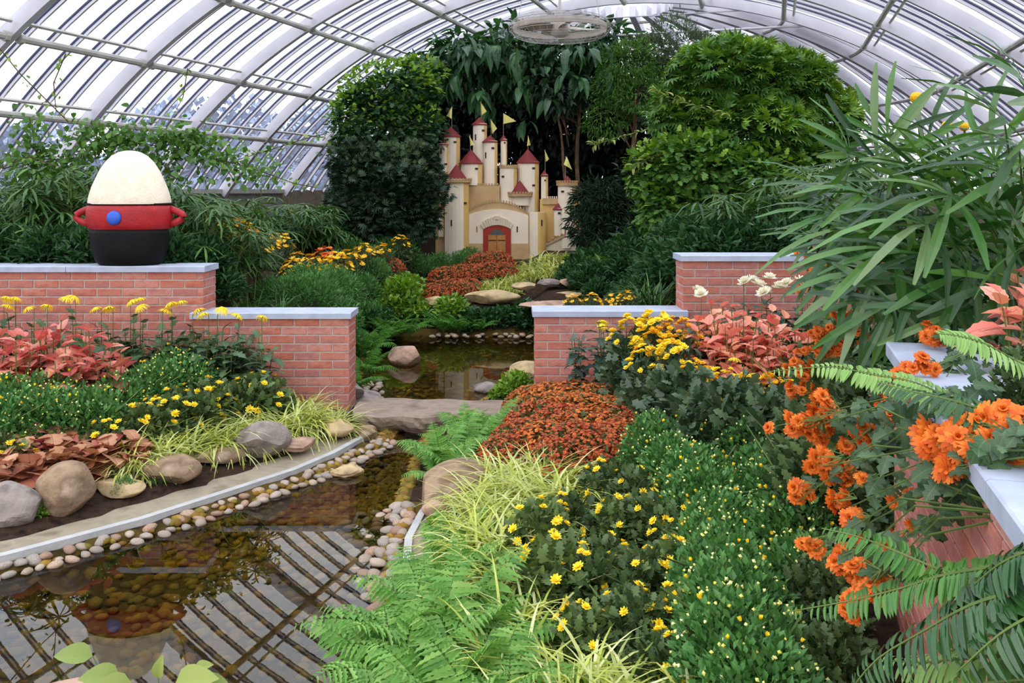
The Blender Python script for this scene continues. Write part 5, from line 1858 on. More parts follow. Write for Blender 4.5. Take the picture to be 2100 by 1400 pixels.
redm = [bedding(440 + i, .26, .27, 420, TL, .04, .5, 'leaf_mum', None, 0, 1, (TD, .0135, 'petal_red', 'blossoms'), 700) for i in range(3)]
rusm = [bedding(450 + i, .26, .27, 420, TL, .04, .5, 'leaf_mum', None, 0, 1, (TD, .0135, 'petal_rust', 'blossoms'), 700) for i in range(2)]
for px, D, s in [(740, 11.95, .9), (765, 12.0, .9), (795, 12.1, .9), (855, 12.0, 1.0), (885, 12.0, .9), (915, 12.3, .9), (945, 12.2, .9), (915, 12.9, 1.0), (945, 13.0, 1.0), (975, 13.0, 1.0), (1005, 13.1, 1.0), (985, 13.5, 1.1), (1015, 13.6, 1.15), (1030, 13.2, .9), (960, 12.5, .8)]:
    place(random.choice(redm if random.random() < .7 else rusm), 'bedding_chrysanthemum', PX(px, D), D, 'low red bedding chrysanthemum in the bed at the foot of the castle', 'flower', 'red chrysanthemums by the castle', s=s * 1.05)
hakf = [tuft(460 + i, 110, .30, .018, 'hakone', (1.2, 2.4), (.0, .8), .09, 4) for i in range(2)]
for px, D in [(990, 12.4), (1010, 12.6), (1030, 12.7), (1050, 12.9), (1075, 13.0), (1100, 13.1), (1125, 13.1), (1150, 13.1), (1172, 13.0), (1060, 13.4), (1090, 13.6), (1120, 13.6), (1150, 13.6), (1040, 12.4), (1135, 12.8)]:
    place(random.choice(hakf), 'striped_grass', PX(px, D), D, 'bright yellow green striped grass tuft at the foot of the castle', 'grass', 'striped grass by the castle')

# lush bank round the pond
cl_ = [bedding(470 + i, .26, .36, 520, OV4, .085, .5, 'leaf_bright') for i in range(2)]
cd_ = [bedding(480 + i, .24, .34, 480, OV4, .085, .55, 'leaf_deep') for i in range(2)]
for px, D, s in [(820, 11.5, 1.1), (800, 11.3, 1.0), (835, 11.9, 1.0), (925, 11.4, .9), (850, 11.4, .8)]:
    place(random.choice(cl_), 'light_green_shrub', PX(px, D), D, 'light green leafy shrub on the bank behind the pond', 'shrub', 'light green shrubs behind the pond', s=s)
for px, D, s in [(965, 11.3, .9), (1000, 11.35, .85), (1035, 11.4, .9), (1065, 11.4, .9), (1085, 11.3, .95), (890, 11.4, .8), (780, 11.0, 1.0), (755, 10.7, 1.0), (1085, 11.45, 1.1)]:
    place(random.choice(cd_), 'dark_green_shrub', PX(px, D), D, 'dark green leafy shrub at the water line behind the pond', 'shrub', 'dark green shrubs behind the pond', z=.03, s=s)
FRM = [frond_mesh(500 + i, .48, .11, .22, 20, 'fern_mid', 1.1 + .2 * i, .35 + .1 * i) for i in range(3)]
fm_ = [fern(510 + i, FRM, 11) for i in range(2)]
for px, D, s in [(735, 9.2, 1.0), (765, 9.8, 1.0), (800, 10.5, 1.0), (840, 10.8, .9), (740, 10.0, 1.0), (750, 8.5, .9), (910, 11.1, .9), (940, 11.1, .8), (985, 11.15, .7), (790, 11.0, .9), (728, 7.9, .8)]:
    place(random.choice(fm_), 'bank_fern', PX(px, D), D, 'green fern hanging over the left and back edge of the pond', 'fern', 'ferns round the pond', s=s, z=max(.05, zg(PX(px, D), D)))
place(cl_[0], 'water_herb', PX(1060, 7.75), 7.75, 'bright green herb at the pond edge above the right end of the slab', 'plant', s=.62, z=.02)
place(cl_[1], 'water_herb', PX(1030, 7.6), 7.6, 'smaller pale herb left of the bright herb above the slab', 'plant', s=.42, z=.02)
for px, D, s in [(1140, 7.55, .45), (1175, 7.6, .5), (1215, 7.55, .5), (1255, 7.6, .45), (1285, 7.6, .5)]:
    place(random.choice(bk['y']), 'low_chrysanthemum', PX(px, D), D, 'golden yellow flowers peeping over the coping of the low right wall', 'flower', 'yellow flowers behind the low right wall', s=s)

# ------------------------------------------------------------------ left bed in front of the walls
def tall_mum(seed, h, fl, nf, leafs, nl, size, fs=1.0, spread=.05):
    rg_ = random.Random(seed)
    pr = broad_plant(seed, 2, h * .93, .10, leafs, nl, size, 'stem', .55)
    for i in range(nf):
        p = Vector((rg_.gauss(0, spread), rg_.gauss(0, spread), h * rg_.uniform(.95, 1.05)))
        pr.add('flower', rg_.choice(FLOW[fl]), flower_M(p, (rg_.gauss(0, .35), rg_.gauss(-.2, .35), 1), rg_, fs * rg_.uniform(.85, 1.1)))
    pr.add('flower_stalk', stems_mesh([[(0, 0, h * .6), (0, 0, h)]], .005, 'stem'))
    return pr
sp1 = [tall_mum(600 + i, .80, 'spider', 1 + i % 2, MUML, 9, .13) for i in range(3)]
for i, px in enumerate([8, 32, 70, 97, 155, 208, 232, 268, 288, 333, 352, 395, 428, 446, 490, 537]):
    D = 6.62 + .1 * (i % 3)
    place(sp1[0 if i in (2, 3, 5, 6, 12, 13) else i % 3], 'spider_chrysanthemum', PX(px, D), D, 'tall yellow spider chrysanthemum standing against the left walls', 'flower', 'spider chrysanthemums against the left walls',
          s=.98 + .05 * math.sin(i * 2.1))
ivp = [broad_plant(620 + i, 4, .62, .16, MUML, 11, .12, 'stem', .5) for i in range(3)]
for i, (px, s) in enumerate([(300, .9), (345, .95), (385, 1.0), (425, 1.05), (460, 1.05), (495, 1.0), (540, .95), (265, .85), (215, .85), (120, .9), (40, .9), (410, 1.0), (470, .95), (325, .8)]):
    D = 6.62 + .12 * (i % 3)
    place(ivp[i % 3], 'dark_leaved_chrysanthemum', PX(px, D), D, 'dark lobed chrysanthemum foliage against the left walls, without flowers', 'plant', 'dark foliage against the left walls', s=s)
cp = [broad_plant(640 + i, 5, .74, .20, COLP, 6, .20) for i in range(3)]
for i, (px, D, s) in enumerate([(-10, 6.0, 1.0), (35, 5.9, .95), (75, 6.1, 1.0), (110, 6.25, 1.08), (150, 6.0, .98), (190, 6.15, 1.02), (222, 6.0, .92), (130, 5.8, .85), (20, 6.3, 1.0), (240, 6.2, .78)]):
    place(cp[i % 3], 'coleus', PX(px, D), D, 'pinkish red coleus with pointed leaves in the left bed', 'plant', 'pink coleus in the left bed', s=s)
budp = [bedding(660 + i, .22, .48, 1600, TL, .04, .55, 'leaf_bud', 'bud', 4, 1.2, (TB, .0065, 'bud_yellow', 'buds'), 60, lo=.3) for i in range(3)]
for i, (px, D, s) in enumerate([(-5, 5.35, .95), (45, 5.45, 1.0), (95, 5.5, 1.0), (145, 5.55, 1.0), (195, 5.6, 1.0), (245, 5.95, 1.0), (290, 6.15, 1.0), (330, 6.3, 1.05), (380, 6.45, 1.05), (350, 6.55, 1.1), (20, 5.65, 1.05), (75, 5.75, 1.05), (130, 5.8, 1.0), (-40, 5.6, 1.0), (400, 6.5, 1.0)]):
    place(budp[i % 3], 'budding_chrysanthemum', PX(px, D), D, 'green chrysanthemum full of small yellow buds in the left bed', 'flower', 'budding chrysanthemums in the left bed', s=s)
yelp = [bedding(680 + i, .17, .27, 420, LOB, .044, .85, 'leaf_olive' if i == 2 else 'leaf_mum', 'yellow_daisy', 12, 1.1, fup=.3) for i in range(3)]
for i, (px, D, s) in enumerate([(215, 5.5, .8), (255, 5.6, .85), (300, 5.72, .9), (345, 5.85, .95), (390, 6.0, .95), (430, 6.12, .95), (470, 6.25, 1.0), (510, 6.38, 1.05), (535, 6.5, 1.05), (360, 6.05, .95), (420, 6.3, 1.0), (275, 5.75, .85), (325, 5.9, .9), (0, 5.15, .8), (30, 5.1, .7), (195, 5.45, .7), (450, 6.2, .85)]):
    place(yelp[i % 3], 'yellow_bedding_flower', PX(px, D), D, 'low dark leaved plant with yellow flowers in the left bed', 'flower', 'yellow bedding flowers in the left bed', s=s * 1.35)
hak = [tuft(700 + i, 170, .42, .0145, 'hakone', (1.1, 2.5), (.15, 1.0), .05, 7, None if i < 2 else (2.4, 1.2)) for i in range(4)]
for i, (px, D, s) in enumerate([(255, 5.45, .85), (300, 5.55, .9), (345, 5.65, .9), (390, 5.75, .9), (435, 5.9, .9), (480, 6.0, .9), (525, 6.15, .9), (570, 6.3, .9), (610, 6.4, .9), (280, 5.7, .9), (330, 5.85, .9), (420, 6.05, .85), (500, 6.3, .85), (600, 6.65, .8), (640, 6.55, .8), (685, 6.55, .75), (625, 6.8, .8)]):
    place(hak[i % 4], 'striped_grass', PX(px, D - .12), D - .12, 'arching yellow green striped grass in the left bed', 'grass', 'striped grass in the left bed', s=s * 1.08)
heu = [broad_plant(720 + i, 6, .17, .22, HEU, 7, .125, 'brown_stem', .2) for i in range(3)]
for i, (px, D, s) in enumerate([(20, 4.98, 1.0), (70, 5.05, 1.0), (120, 5.15, 1.05), (165, 5.25, 1.0), (205, 5.35, 1.0), (240, 5.4, .85), (95, 5.3, 1.1), (45, 5.2, 1.05), (150, 5.45, 1.0), (-15, 5.1, 1.0)]):
    place(heu[i % 3], 'bronze_heuchera', PX(px, D), D, 'bronze leaved ground plant behind the left boulders', 'plant', 'bronze leaved plants in the left bed', s=s * 1.3)
# the same bed goes on past the frame
for px, D, pr_, nm, lb, cat, gp in [(-90, 5.5, budp[0], 'budding_chrysanthemum', 'green chrysanthemum full of small yellow buds in the left bed', 'flower', 'budding chrysanthemums in the left bed'),
        (-150, 5.6, budp[1], 'budding_chrysanthemum', 'green chrysanthemum full of small yellow buds in the left bed', 'flower', 'budding chrysanthemums in the left bed'),
        (-70, 6.0, cp[0], 'coleus', 'pinkish red coleus with pointed leaves in the left bed', 'plant', 'pink coleus in the left bed'),
        (-130, 6.1, cp[1], 'coleus', 'pinkish red coleus with pointed leaves in the left bed', 'plant', 'pink coleus in the left bed'),
        (-70, 5.0, heu[0], 'bronze_heuchera', 'bronze leaved ground plant behind the left boulders', 'plant', 'bronze leaved plants in the left bed'),
        (-120, 5.1, heu[1], 'bronze_heuchera', 'bronze leaved ground plant behind the left boulders', 'plant', 'bronze leaved plants in the left bed')]:
    place(pr_, nm, PX(px, D), D, lb, cat, gp, s=1.05)
for px, D, s, lab in [(85, 4.72, .22, 'small bright herb between the grey and the round boulder'), (255, 5.05, .3, 'small fine herb growing on the left kerb'), (285, 5.35, .3, 'little herb behind the broad tan stone'), (330, 5.25, .22, 'little herb in front of the broad tan stone'), (405, 5.62, .15, 'tiny seedling between the kerb stones')]:
    place(cl_[0] if 'bright' in lab else herb[0], 'small_herb', PX(px, D), D, lab, 'plant', s=s)

# ------------------------------------------------------------------ right bed
for i, (px, D, s) in enumerate([(1095, 6.75, .85), (1130, 6.6, 1.0), (1180, 6.55, 1.05), (1230, 6.4, 1.05), (1140, 6.3, 1.0), (1195, 6.15, 1.05), (1250, 6.05, 1.0), (1300, 6.05, 1.0), (1110, 6.1, .95), (1160, 5.9, 1.0), (1215, 5.75, 1.0), (1275, 5.75, 1.0), (1330, 5.75, 1.0), (1075, 5.75, .85), (1120, 5.6, .9), (1180, 5.5, .95), (1240, 5.45, .95), (1300, 5.45, .95), (1360, 5.45, .95), (1045, 5.5, .75), (1150, 5.3, .8), (1400, 5.4, .85)]):
    place(random.choice(rusm) if i < 8 else (random.choice(redm) if random.random() < .75 else random.choice(rusm)), 'bedding_chrysanthemum', PX(px, D), D, 'low mound of red and rust chrysanthemum in the right bed beside the slab', 'flower', 'red chrysanthemum mounds in the right bed', s=s * 1.08)
drk = [broad_plant(740 + i, 4, .78, .15, BLUL, 12, .115, 'stem', .6) for i in range(3)]
for i, (px, D, s) in enumerate([(1185, 6.7, .82), (1240, 6.6, .95), (1285, 6.5, .9), (1330, 6.3, .9), (1375, 6.1, .85), (1300, 6.2, .8), (1420, 5.9, .8), (1345, 6.0, .75)]):
    place(drk[i % 3], 'blue_green_chrysanthemum', PX(px, D), D, 'tall blue green leaved chrysanthemum in front of the low right wall', 'plant', 'blue green chrysanthemums by the low right wall', s=s)
gmm = [bedding(760 + i, .22, .66, 460, LOB, .066, .8, 'leaf_blue', 'gold_mum' if i == 2 else 'yellow_mum', 42, 1.1, fup=1.0, lo=.25) for i in range(3)]
for i, (px, D, s) in enumerate([(1300, 6.35, 1.15), (1345, 6.3, 1.18), (1390, 6.25, 1.1), (1330, 5.9, .95), (1380, 5.8, 1.0), (1430, 5.6, .85), (1480, 5.45, .82), (1530, 5.35, .80), (1580, 5.25, .80), (1450, 5.25, .75), (1520, 5.1, .75), (1590, 5.0, .76), (1635, 5.1, .82), (1660, 4.9, .8), (1350, 6.1, 1.05)]):
    place(gmm[i % 3], 'yellow_chrysanthemum', PX(px, D), D, 'bushy yellow flowered chrysanthemum in front of the salmon coleus', 'flower', 'yellow chrysanthemums in the right bed', s=s)
dk2 = [bedding(770 + i, .26, .6, 520, LOB, .085, .85, 'leaf_blue', lo=.3) for i in range(2)]
for i, (px, D, s) in enumerate([(1400, 5.45, 1.0), (1460, 5.2, 1.0), (1520, 5.0, 1.0), (1580, 4.8, 1.0), (1640, 4.6, 1.0), (1430, 5.0, .8), (1370, 5.65, .9)]):
    place(dk2[i % 2], 'dark_bushy_plant', PX(px, D), D, 'dark blue green bushy foliage below the yellow chrysanthemums', 'plant', 'dark foliage below the yellow chrysanthemums', s=s)
place(tall_mum(780, .66, 'spider', 2, BLUL, 9, .12, .8), 'spider_chrysanthemum', PX(1238, 6.62), 6.62, 'yellow spider chrysanthemum against the low right wall', 'flower', s=1.05)
place(tall_mum(781, .70, 'spider', 1, BLUL, 8, .11, .7), 'spider_chrysanthemum', PX(1525, 5.0), 5.0, 'single yellow spider chrysanthemum among the bushy yellow flowers', 'flower', s=.98)
wm = [tall_mum(790 + i, .95, 'white_ball', 2 + i, BLUL, 22, .14, 1.0, .075) for i in range(2)]
for i, (px, D, s, lab) in enumerate([(1438, 6.6, .98, 'leftmost cream white chrysanthemum before the taller right wall'), (1525, 6.65, 1.04, 'cream white chrysanthemum second from the left before the taller right wall'), (1580, 6.6, 1.03, 'double headed cream chrysanthemum in the middle of the white row'), (1562, 6.4, .98, 'low cream chrysanthemum in front of the double headed one'), (1645, 6.6, 1.04, 'rightmost cream white chrysanthemum before the taller right wall')]):
    place(wm[1 if i == 2 else 0], 'white_chrysanthemum', PX(px, D), D, lab, 'flower', 'white chrysanthemums before the right wall', s=s)
cs = [broad_plant(800 + i, 6, .90, .22, COLS, 7, .19) for i in range(3)]
for i, (px, D, s) in enumerate([(1450, 6.1, .98), (1490, 6.0, 1.0), (1530, 5.9, .98), (1570, 5.9, .97), (1610, 5.8, .97), (1460, 6.3, 1.02), (1520, 6.2, 1.0), (1580, 6.1, 1.0), (1480, 5.75, .88), (1540, 5.65, .86), (1600, 5.6, .88), (1640, 5.6, .9), (1500, 6.35, .95)]):
    place(cs[i % 3], 'coleus', PX(px, D), D, 'salmon pink coleus with pointed leaves in the right bed', 'plant', 'salmon coleus in the right bed', s=s * .94)

bud2 = [bedding(820 + i, .21, .42, 2300, TL, .032, .62, 'leaf_bud', 'bud', 5, 1.3, (TB, .0062, 'bud_yellow', 'buds'), 70, lo=.3) for i in range(3)]
bl = []
for D in np.arange(2.55, 5.1, .27):
    x0 = np.interp(D, [2.5, 3.2, 3.9, 4.6, 5.2, 5.6], [1560, 1490, 1470, 1400, 1330, 1300])
    x1 = np.interp(D, [2.5, 3.2, 3.9, 4.6, 5.6], [1850, 1820, 1780, 1720, 1650])
    step = .29 * F / D
    k = max(1, int((x1 - x0) / step))
    for q in range(k + 1):
        a_, b_ = x0 + (x1 - x0) * q / max(k, 1) + random.uniform(-12, 12), D + random.uniform(-.07, .07)
        if PX(a_, b_) * CT - b_ * ST < NU - .22:
            bl.append((a_, b_))
for i, (px, D) in enumerate(bl):
    place(bud2[i % 3], 'budding_chrysanthemum', PX(px, D), D, 'green chrysanthemum full of small yellow buds in the right bed', 'flower', 'budding chrysanthemums in the right bed', s=random.uniform(.92, 1.12))
for i, (px, D, s) in enumerate([(1250, 4.75, 1.0), (1300, 4.6, .95), (1110, 4.15, 1.05), (1170, 4.35, .9), (1330, 4.2, 1.0), (1270, 4.25, .9), (1390, 4.1, .95), (1235, 3.8, .9), (1140, 3.65, 1.15), (1220, 3.55, 1.05), (1310, 3.6, 1.0), (1390, 3.65, 1.0), (1440, 3.75, .95), (1300, 3.25, .95), (1420, 3.25, 1.0), (1350, 3.0, .8), (1455, 2.95, 1.0), (1200, 3.2, .85), (1400, 3.95, .9)]):
    place(yelp[i % 3], 'yellow_bedding_flower', PX(px, D), D, 'low dark leaved plant with yellow flowers in the right bed beside the striped grass', 'flower', 'yellow bedding flowers in the right bed', s=s)
for i, (px, D, s) in enumerate([(1010, 5.15, .8), (1060, 5.15, .85), (1110, 5.1, .85), (1150, 5.05, .85), (985, 4.85, .85), (1040, 4.8, .95), (1095, 4.75, .95), (1150, 4.7, .95), (1000, 4.5, .9), (1060, 4.45, .95), (1130, 4.5, .9), (1185, 4.75, .85), (970, 4.2, .9), (1030, 4.1, .95), (985, 3.85, .9), (1045, 3.75, .9), (1000, 3.45, .85), (1070, 3.35, .9), (1030, 3.1, .85),
                                (1120, 2.95, .95), (1200, 2.85, .9), (1270, 2.8, 1.0), (1190, 2.6, .9), (1330, 2.65, .95), (1420, 2.62, .9), (1110, 2.65, .9), (1480, 2.55, .8), (1260, 2.5, .8)]):
    place(hak[i % 4], 'striped_grass', PX(px, D), D, 'arching yellow green striped grass in the right bed', 'grass', 'striped grass in the right bed', s=s * 1.06)
FRL = [frond_mesh(840 + i, .52, .135, .21, 23, 'fern_light', 1.0 + .25 * i, .3 + .15 * i, 2) for i in range(3)]
fl_ = [fern(850 + i, FRL, 9) for i in range(3)]
for i, (px, D, s) in enumerate([(905, 5.75, .8), (945, 5.9, .8), (985, 6.05, .75), (930, 5.55, .7), (1010, 6.3, .7), (960, 6.35, .75), (900, 5.45, .55)]):
    place(fl_[i % 3], 'lady_fern', PX(px, D), D, 'light green fern between the sandstone slab and the sloping tan rock', 'fern', 'ferns by the slab', s=s)
for i, (px, D, s) in enumerate([(930, 4.1, .55), (900, 3.85, .65), (950, 3.75, .7), (880, 3.6, .75), (930, 3.4, .8), (985, 3.3, .75), (850, 3.35, .8), (900, 3.1, .85), (960, 3.0, .85), (820, 3.1, .8), (860, 2.85, .85), (930, 2.75, .85), (1000, 2.75, .8), (780, 2.85, .75), (1040, 2.6, .75), (830, 2.6, .8), (1080, 2.9, .6), (745, 2.62, .7), (960, 4.35, .5)]):
    place(fl_[i % 3], 'lady_fern', PX(px, D), D, 'light green lacy fern hanging over the right bank of the stream', 'fern', 'ferns on the right stream bank', s=s * 1.2)
for i, (px, D, s) in enumerate([(905, 4.55, .35), (925, 4.35, .3)]):
    place(cl_[i], 'small_herb', PX(px, D), D, ['small bright herb at the foot of the sloping tan rock', 'second small herb nearer the stream by the sloping tan rock'][i], 'plant', s=s)

# ------------------------------------------------------------------ right raised bed: palm, orange chrysanthemums, sword ferns
palm = empty('lady_palm', (2.35, 4.2, 1.1))
tag(palm, 'big lady palm with long drooping leaflets filling the right side', 'palm')
rg = random.Random(909)
stems = []
def palm_leaf(px, py, D, dirx, dirz, s, toward=-.35):
    p1 = P3(px, py, D) - palm.location
    d = Vector((dirx, toward, dirz)).normalized()
    up = Vector((0, -.55, 1))
    x = d.cross(up).normalized()
    z = x.cross(d).normalized()
    link('leaf', rg.choice(FANS), palm, Matrix.Translation(p1) @ Matrix((x, d, z)).transposed().to_4x4() @ Matrix.Scale(s, 4))
    base = Vector((p1.x * .45 + .1, p1.y * .4, max(.05, p1.z * .45)))
    stems.append([tuple(base), tuple(base.lerp(p1, .55) + Vector((0, 0, .05))), tuple(p1)])
for (px, py, D, dx, dz, s) in [(1740, 320, 4.4, -.3, .9, 1.0), (1800, 330, 4.3, .1, .9, 1.1), (1860, 360, 4.2, -.5, .7, 1.1), (1780, 400, 4.3, -.8, .3, 1.1), (1720, 440, 4.4, -.9, .1, 1.0), (1760, 470, 4.2, -.9, -.1, 1.1),
        (1850, 440, 4.0, -.6, .3, 1.2), (1920, 420, 3.9, -.2, .6, 1.2), (1980, 360, 3.8, -.4, .5, 1.1), (2040, 330, 3.7, .1, .7, 1.1), (1830, 510, 3.9, -.9, -.1, 1.2), (1900, 520, 3.8, -.5, -.2, 1.2), (1960, 500, 3.7, -.1, .2, 1.2), (1800, 560, 3.9, -.8, -.5, 1.1),
        (1860, 580, 3.8, -.5, -.7, 1.1), (1930, 590, 3.7, -.2, -.8, 1.1), (1990, 560, 3.6, .3, -.4, 1.1), (2050, 520, 3.5, .5, .1, 1.1), (2080, 450, 3.5, .4, .5, 1.1), (2020, 440, 3.6, -.3, .4, 1.2), (2100, 380, 3.4, -.5, .3, 1.1),
        (1745, 540, 4.2, -.9, -.4, 1.0), (1780, 610, 4.0, -.6, -.9, .95), (1900, 460, 3.5, -.7, .1, 1.0), (1950, 400, 3.5, -.8, -.1, 1.1), (2060, 250, 3.3, -.7, .6, 1.0), (2110, 210, 3.2, -.4, .9, 1.0), (2090, 300, 3.3, -.8, .1, 1.0), (1830, 620, 3.7, -.3, -.9, .95), (1960, 640, 3.5, .1, -.9, .9),
        (1700, 500, 4.4, -.7, .2, .9), (1690, 400, 4.6, -.5, .6, .9), (1820, 280, 4.5, .2, 1, .9), (1900, 300, 4.4, .3, .9, .9), (2060, 580, 3.4, .3, -.5, 1.0), (2110, 500, 3.3, .2, .2, 1.0)]:
    palm_leaf(px, py, D, dx, dz, s)
for q in range(46):
    px, py = rg.uniform(1700, 2110), rg.uniform(300, 620)
    if px < 1800 and py < 360:
        py += 120
    palm_leaf(px, py, 4.6 - (px - 1700) / 410 * 1.0 + .25, rg.uniform(-1, .5), rg.uniform(-.8, .7), rg.uniform(.75, 1.0))
link('stems', stems_mesh(stems, .007, 'stem', 5), palm)
for px, D, s, lab in [(1950, 5.6, 1.5, 'lady palm further back behind the big one at the right'), (2080, 5.2, 1.5, 'lady palm at the right frame edge behind the big one'), (1830, 6.2, 1.5, 'lady palm at the right behind the taller brick wall'), (1720, 8.0, 1.3, 'lady palm behind the coping end of the taller right wall'), (1590, 8.2, 1.1, 'lady palm standing behind the taller right wall'), (1470, 8.0, .9, 'bright lady palm behind the left half of the taller right wall'), (1660, 9.0, 1.3, 'lady palm in the shade under the umbrella tree'), (1780, 9.0, 1.5, 'tall lady palm between the umbrella tree and the big palm')]:
    place(pf[0], 'lady_palm', PX(px, D), D, lab, 'palm', s=s)

def orange_plant(root, clusters, lab, leafn=26, lsz=.11, big=False):
    R0 = Vector(root)
    e = empty('orange_chrysanthemum', R0)
    tag(e, lab, 'flower')
    r_ = random.Random(len(lab) * 3 + int(root[0]))
    st, tw = [], []
    for (px, py, D, n, sp) in clusters:
        c = P3(px, py, D) - R0 + Vector((-.03, -.05, .01))
        md = c * .5 + Vector((r_.gauss(0, .03), -.04, .10))
        st.append([(0, 0, 0), tuple(md), tuple(c - Vector((0, 0, .02)))])
        for i in range(n if n < 3 else int(n * 1.6)):
            o = Vector((r_.gauss(0, sp * 1.1), r_.gauss(0, sp * .6), r_.gauss(0, sp * 1.1))) * (D / F)
            p = c + o
            nv = Vector((r_.gauss(0, .5), -.7 + r_.gauss(0, .3), .7 + r_.gauss(0, .4)))
            link('flower', r_.choice(FLOW['orange_big' if big else 'orange_mum']), e, flower_M(p, nv, r_, r_.uniform(.75, 1.1)))
            tw.append([tuple(md.lerp(c, .75)), tuple(md.lerp(p, .88)), tuple(p - nv.normalized() * .012)])
    for i in range(leafn):
        s0 = r_.choice(st)
        a = Vector(s0[1]).lerp(Vector(s0[2]), r_.uniform(-.9, .8))
        d = Vector((r_.gauss(0, 1), r_.gauss(-.4, .6), r_.gauss(-.2, .5))).normalized()
        up = Vector((0, -.6, 1))
        a = a + Vector((.02, .06, -.02))
        x = d.cross(up).normalized()
        z = x.cross(d).normalized()
        link('leaf', r_.choice(MUML), e, Matrix.Translation(a) @ Matrix((x, d, z)).transposed().to_4x4() @ Matrix.Scale(lsz * r_.uniform(.6, 1.15), 4))
    link('stems', stems_mesh(st, .0034, 'stem'), e)
    link('flower_stalks', stems_mesh(tw, .0018, 'stem', 3), e, kind='stuff')
    return e
WX = lambda v, du=.05: tuple(UV(NU + du, v, 1.16))
orange_plant(WX(2.55), [(1660, 865, 3.0, 15, 20), (1690, 850, 3.0, 6, 16), (1765, 885, 2.9, 8, 18), (1800, 895, 2.85, 5, 10), (1645, 1010, 2.8, 4, 9), (1705, 945, 2.8, 5, 12), (1735, 960, 2.8, 4, 10), (1700, 830, 3.0, 3, 8)], 'orange chrysanthemum trailing over the middle of the near wall', 95, .062)
orange_plant(WX(2.1), [(1730, 1030, 2.6, 4, 12), (1770, 975, 2.55, 2, 6), (1838, 1024, 2.4, 1, 2), (1872, 1008, 2.35, 1, 2), (1755, 1070, 2.5, 4, 10), (1830, 1095, 2.35, 3, 9), (1880, 1072, 2.3, 1, 2), (1740, 1140, 2.5, 7, 16), (1780, 1190, 2.4, 9, 18), (1760, 1245, 2.45, 3, 9), (1675, 1110, 2.6, 3, 7), (1690, 940, 2.7, 4, 9)], 'orange chrysanthemum hanging lowest down the face of the near wall', 130, .06)
orange_plant(WX(1.95, .2), [(1950, 905, 2.15, 6, 16), (1985, 890, 2.1, 5, 14), (2030, 870, 2.1, 6, 14), (2070, 885, 2.05, 6, 14), (2055, 920, 2.05, 7, 14), (2010, 925, 2.05, 4, 9), (1960, 945, 2.1, 4, 10), (2095, 930, 2.0, 5, 12), (1930, 885, 2.2, 3, 8), (2090, 860, 2.1, 4, 10)], 'densest orange chrysanthemum lying on the near coping at the right edge', 16, .05, True)
orange_plant(WX(3.3, .25), [(1820, 790, 3.1, 4, 9), (1860, 765, 3.0, 4, 9), (1900, 745, 2.9, 4, 8), (1830, 830, 3.0, 3, 8), (1920, 800, 2.9, 2, 6), (1870, 790, 3.0, 3, 8), (1810, 815, 3.1, 4, 8), (1855, 845, 2.95, 2, 6), (1830, 860, 2.9, 2, 6), (1925, 690, 3.4, 5, 10), (1905, 675, 3.5, 3, 8)], 'orange chrysanthemum around the far corner of the near coping', 70, .055)
rz_ = (1.75, 4.6, .15)
orange_plant(rz_, [(1760, 610, 4.7, 6, 12), (1780, 640, 4.7, 4, 9), (1740, 660, 4.7, 5, 10), (1690, 680, 4.6, 8, 14), (1720, 690, 4.6, 6, 12), (1690, 720, 4.6, 6, 10), (1650, 740, 4.5, 5, 12), (1720, 720, 4.6, 4, 8), (1770, 690, 4.6, 3, 8), (1650, 770, 4.4, 4, 12), (1640, 800, 4.3, 4, 10), (1680, 800, 4.2, 4, 10), (1800, 620, 4.8, 3, 8)], 'tall orange chrysanthemum between the salmon coleus and the palm', 90, .08)
orange_plant((2.1, 6.2, .15), [(1660, 520, 6.2, 5, 12), (1690, 540, 6.1, 5, 12), (1700, 590, 6.0, 4, 10), (1660, 590, 6.1, 4, 10), (1690, 500, 6.3, 3, 9)], 'orange chrysanthemum beside the end of the taller right wall', 50, .08)
gapm = [bedding(870 + i, .3, .75, 900, LOB, .07, .8, 'leaf_mum', lo=.3) for i in range(2)]
for i, (px, D, s) in enumerate([(1700, 4.9, 1.0), (1760, 4.8, 1.0), (1690, 4.2, 1.0), (1740, 4.3, 1.0), (1680, 5.5, 1.0), (1720, 5.9, 1.1), (1690, 3.8, .9)]):
    place(gapm[i % 2], 'chrysanthemum_foliage', PX(px, D), D, 'leafy chrysanthemum clump between the bed and the near wall', 'plant', 'leafy clumps beside the near wall', s=s)
for i, (u, v, s) in enumerate([(NU + .55, 2.6, .5), (NU + .6, 3.2, .55), (NU + .9, 2.9, .6), (NU + .7, 1.8, .45), (NU + 1.0, 2.2, .6), (NU + 1.3, 3.3, .7)]):
    p = UV(u, v)
    place(gapm[i % 2], 'chrysanthemum_foliage', p.x, p.y, 'leafy dark chrysanthemum clump in the raised bed behind the near coping', 'plant', 'leafy clumps in the raised bed', s=s)
for i, (u, v, s) in enumerate([(NU + .22, 2.75, .36), (NU + .26, 2.45, .34), (NU + .24, 2.15, .30), (NU + .45, 1.9, .4)]):
    p = UV(u, v)
    place(gapm[i % 2], 'chrysanthemum_foliage', p.x, p.y, 'small chrysanthemum clump lapping over the near coping', 'plant', 'small clumps over the near coping', z=1.16, s=s)
cr_ = broad_plant(880, 4, .62, .2, COLS, 6, .22)
p = P3(2085, 640, 2.9)
place(cr_, 'coleus', p.x, p.y, 'salmon red coleus at the right frame edge above the sword fern', 'plant', z=1.14, s=.66)
p = P3(2110, 600, 3.3)
place(cr_, 'coleus', p.x, p.y, 'second salmon coleus at the right frame edge under the palm leaves', 'plant', z=1.15, s=.7)

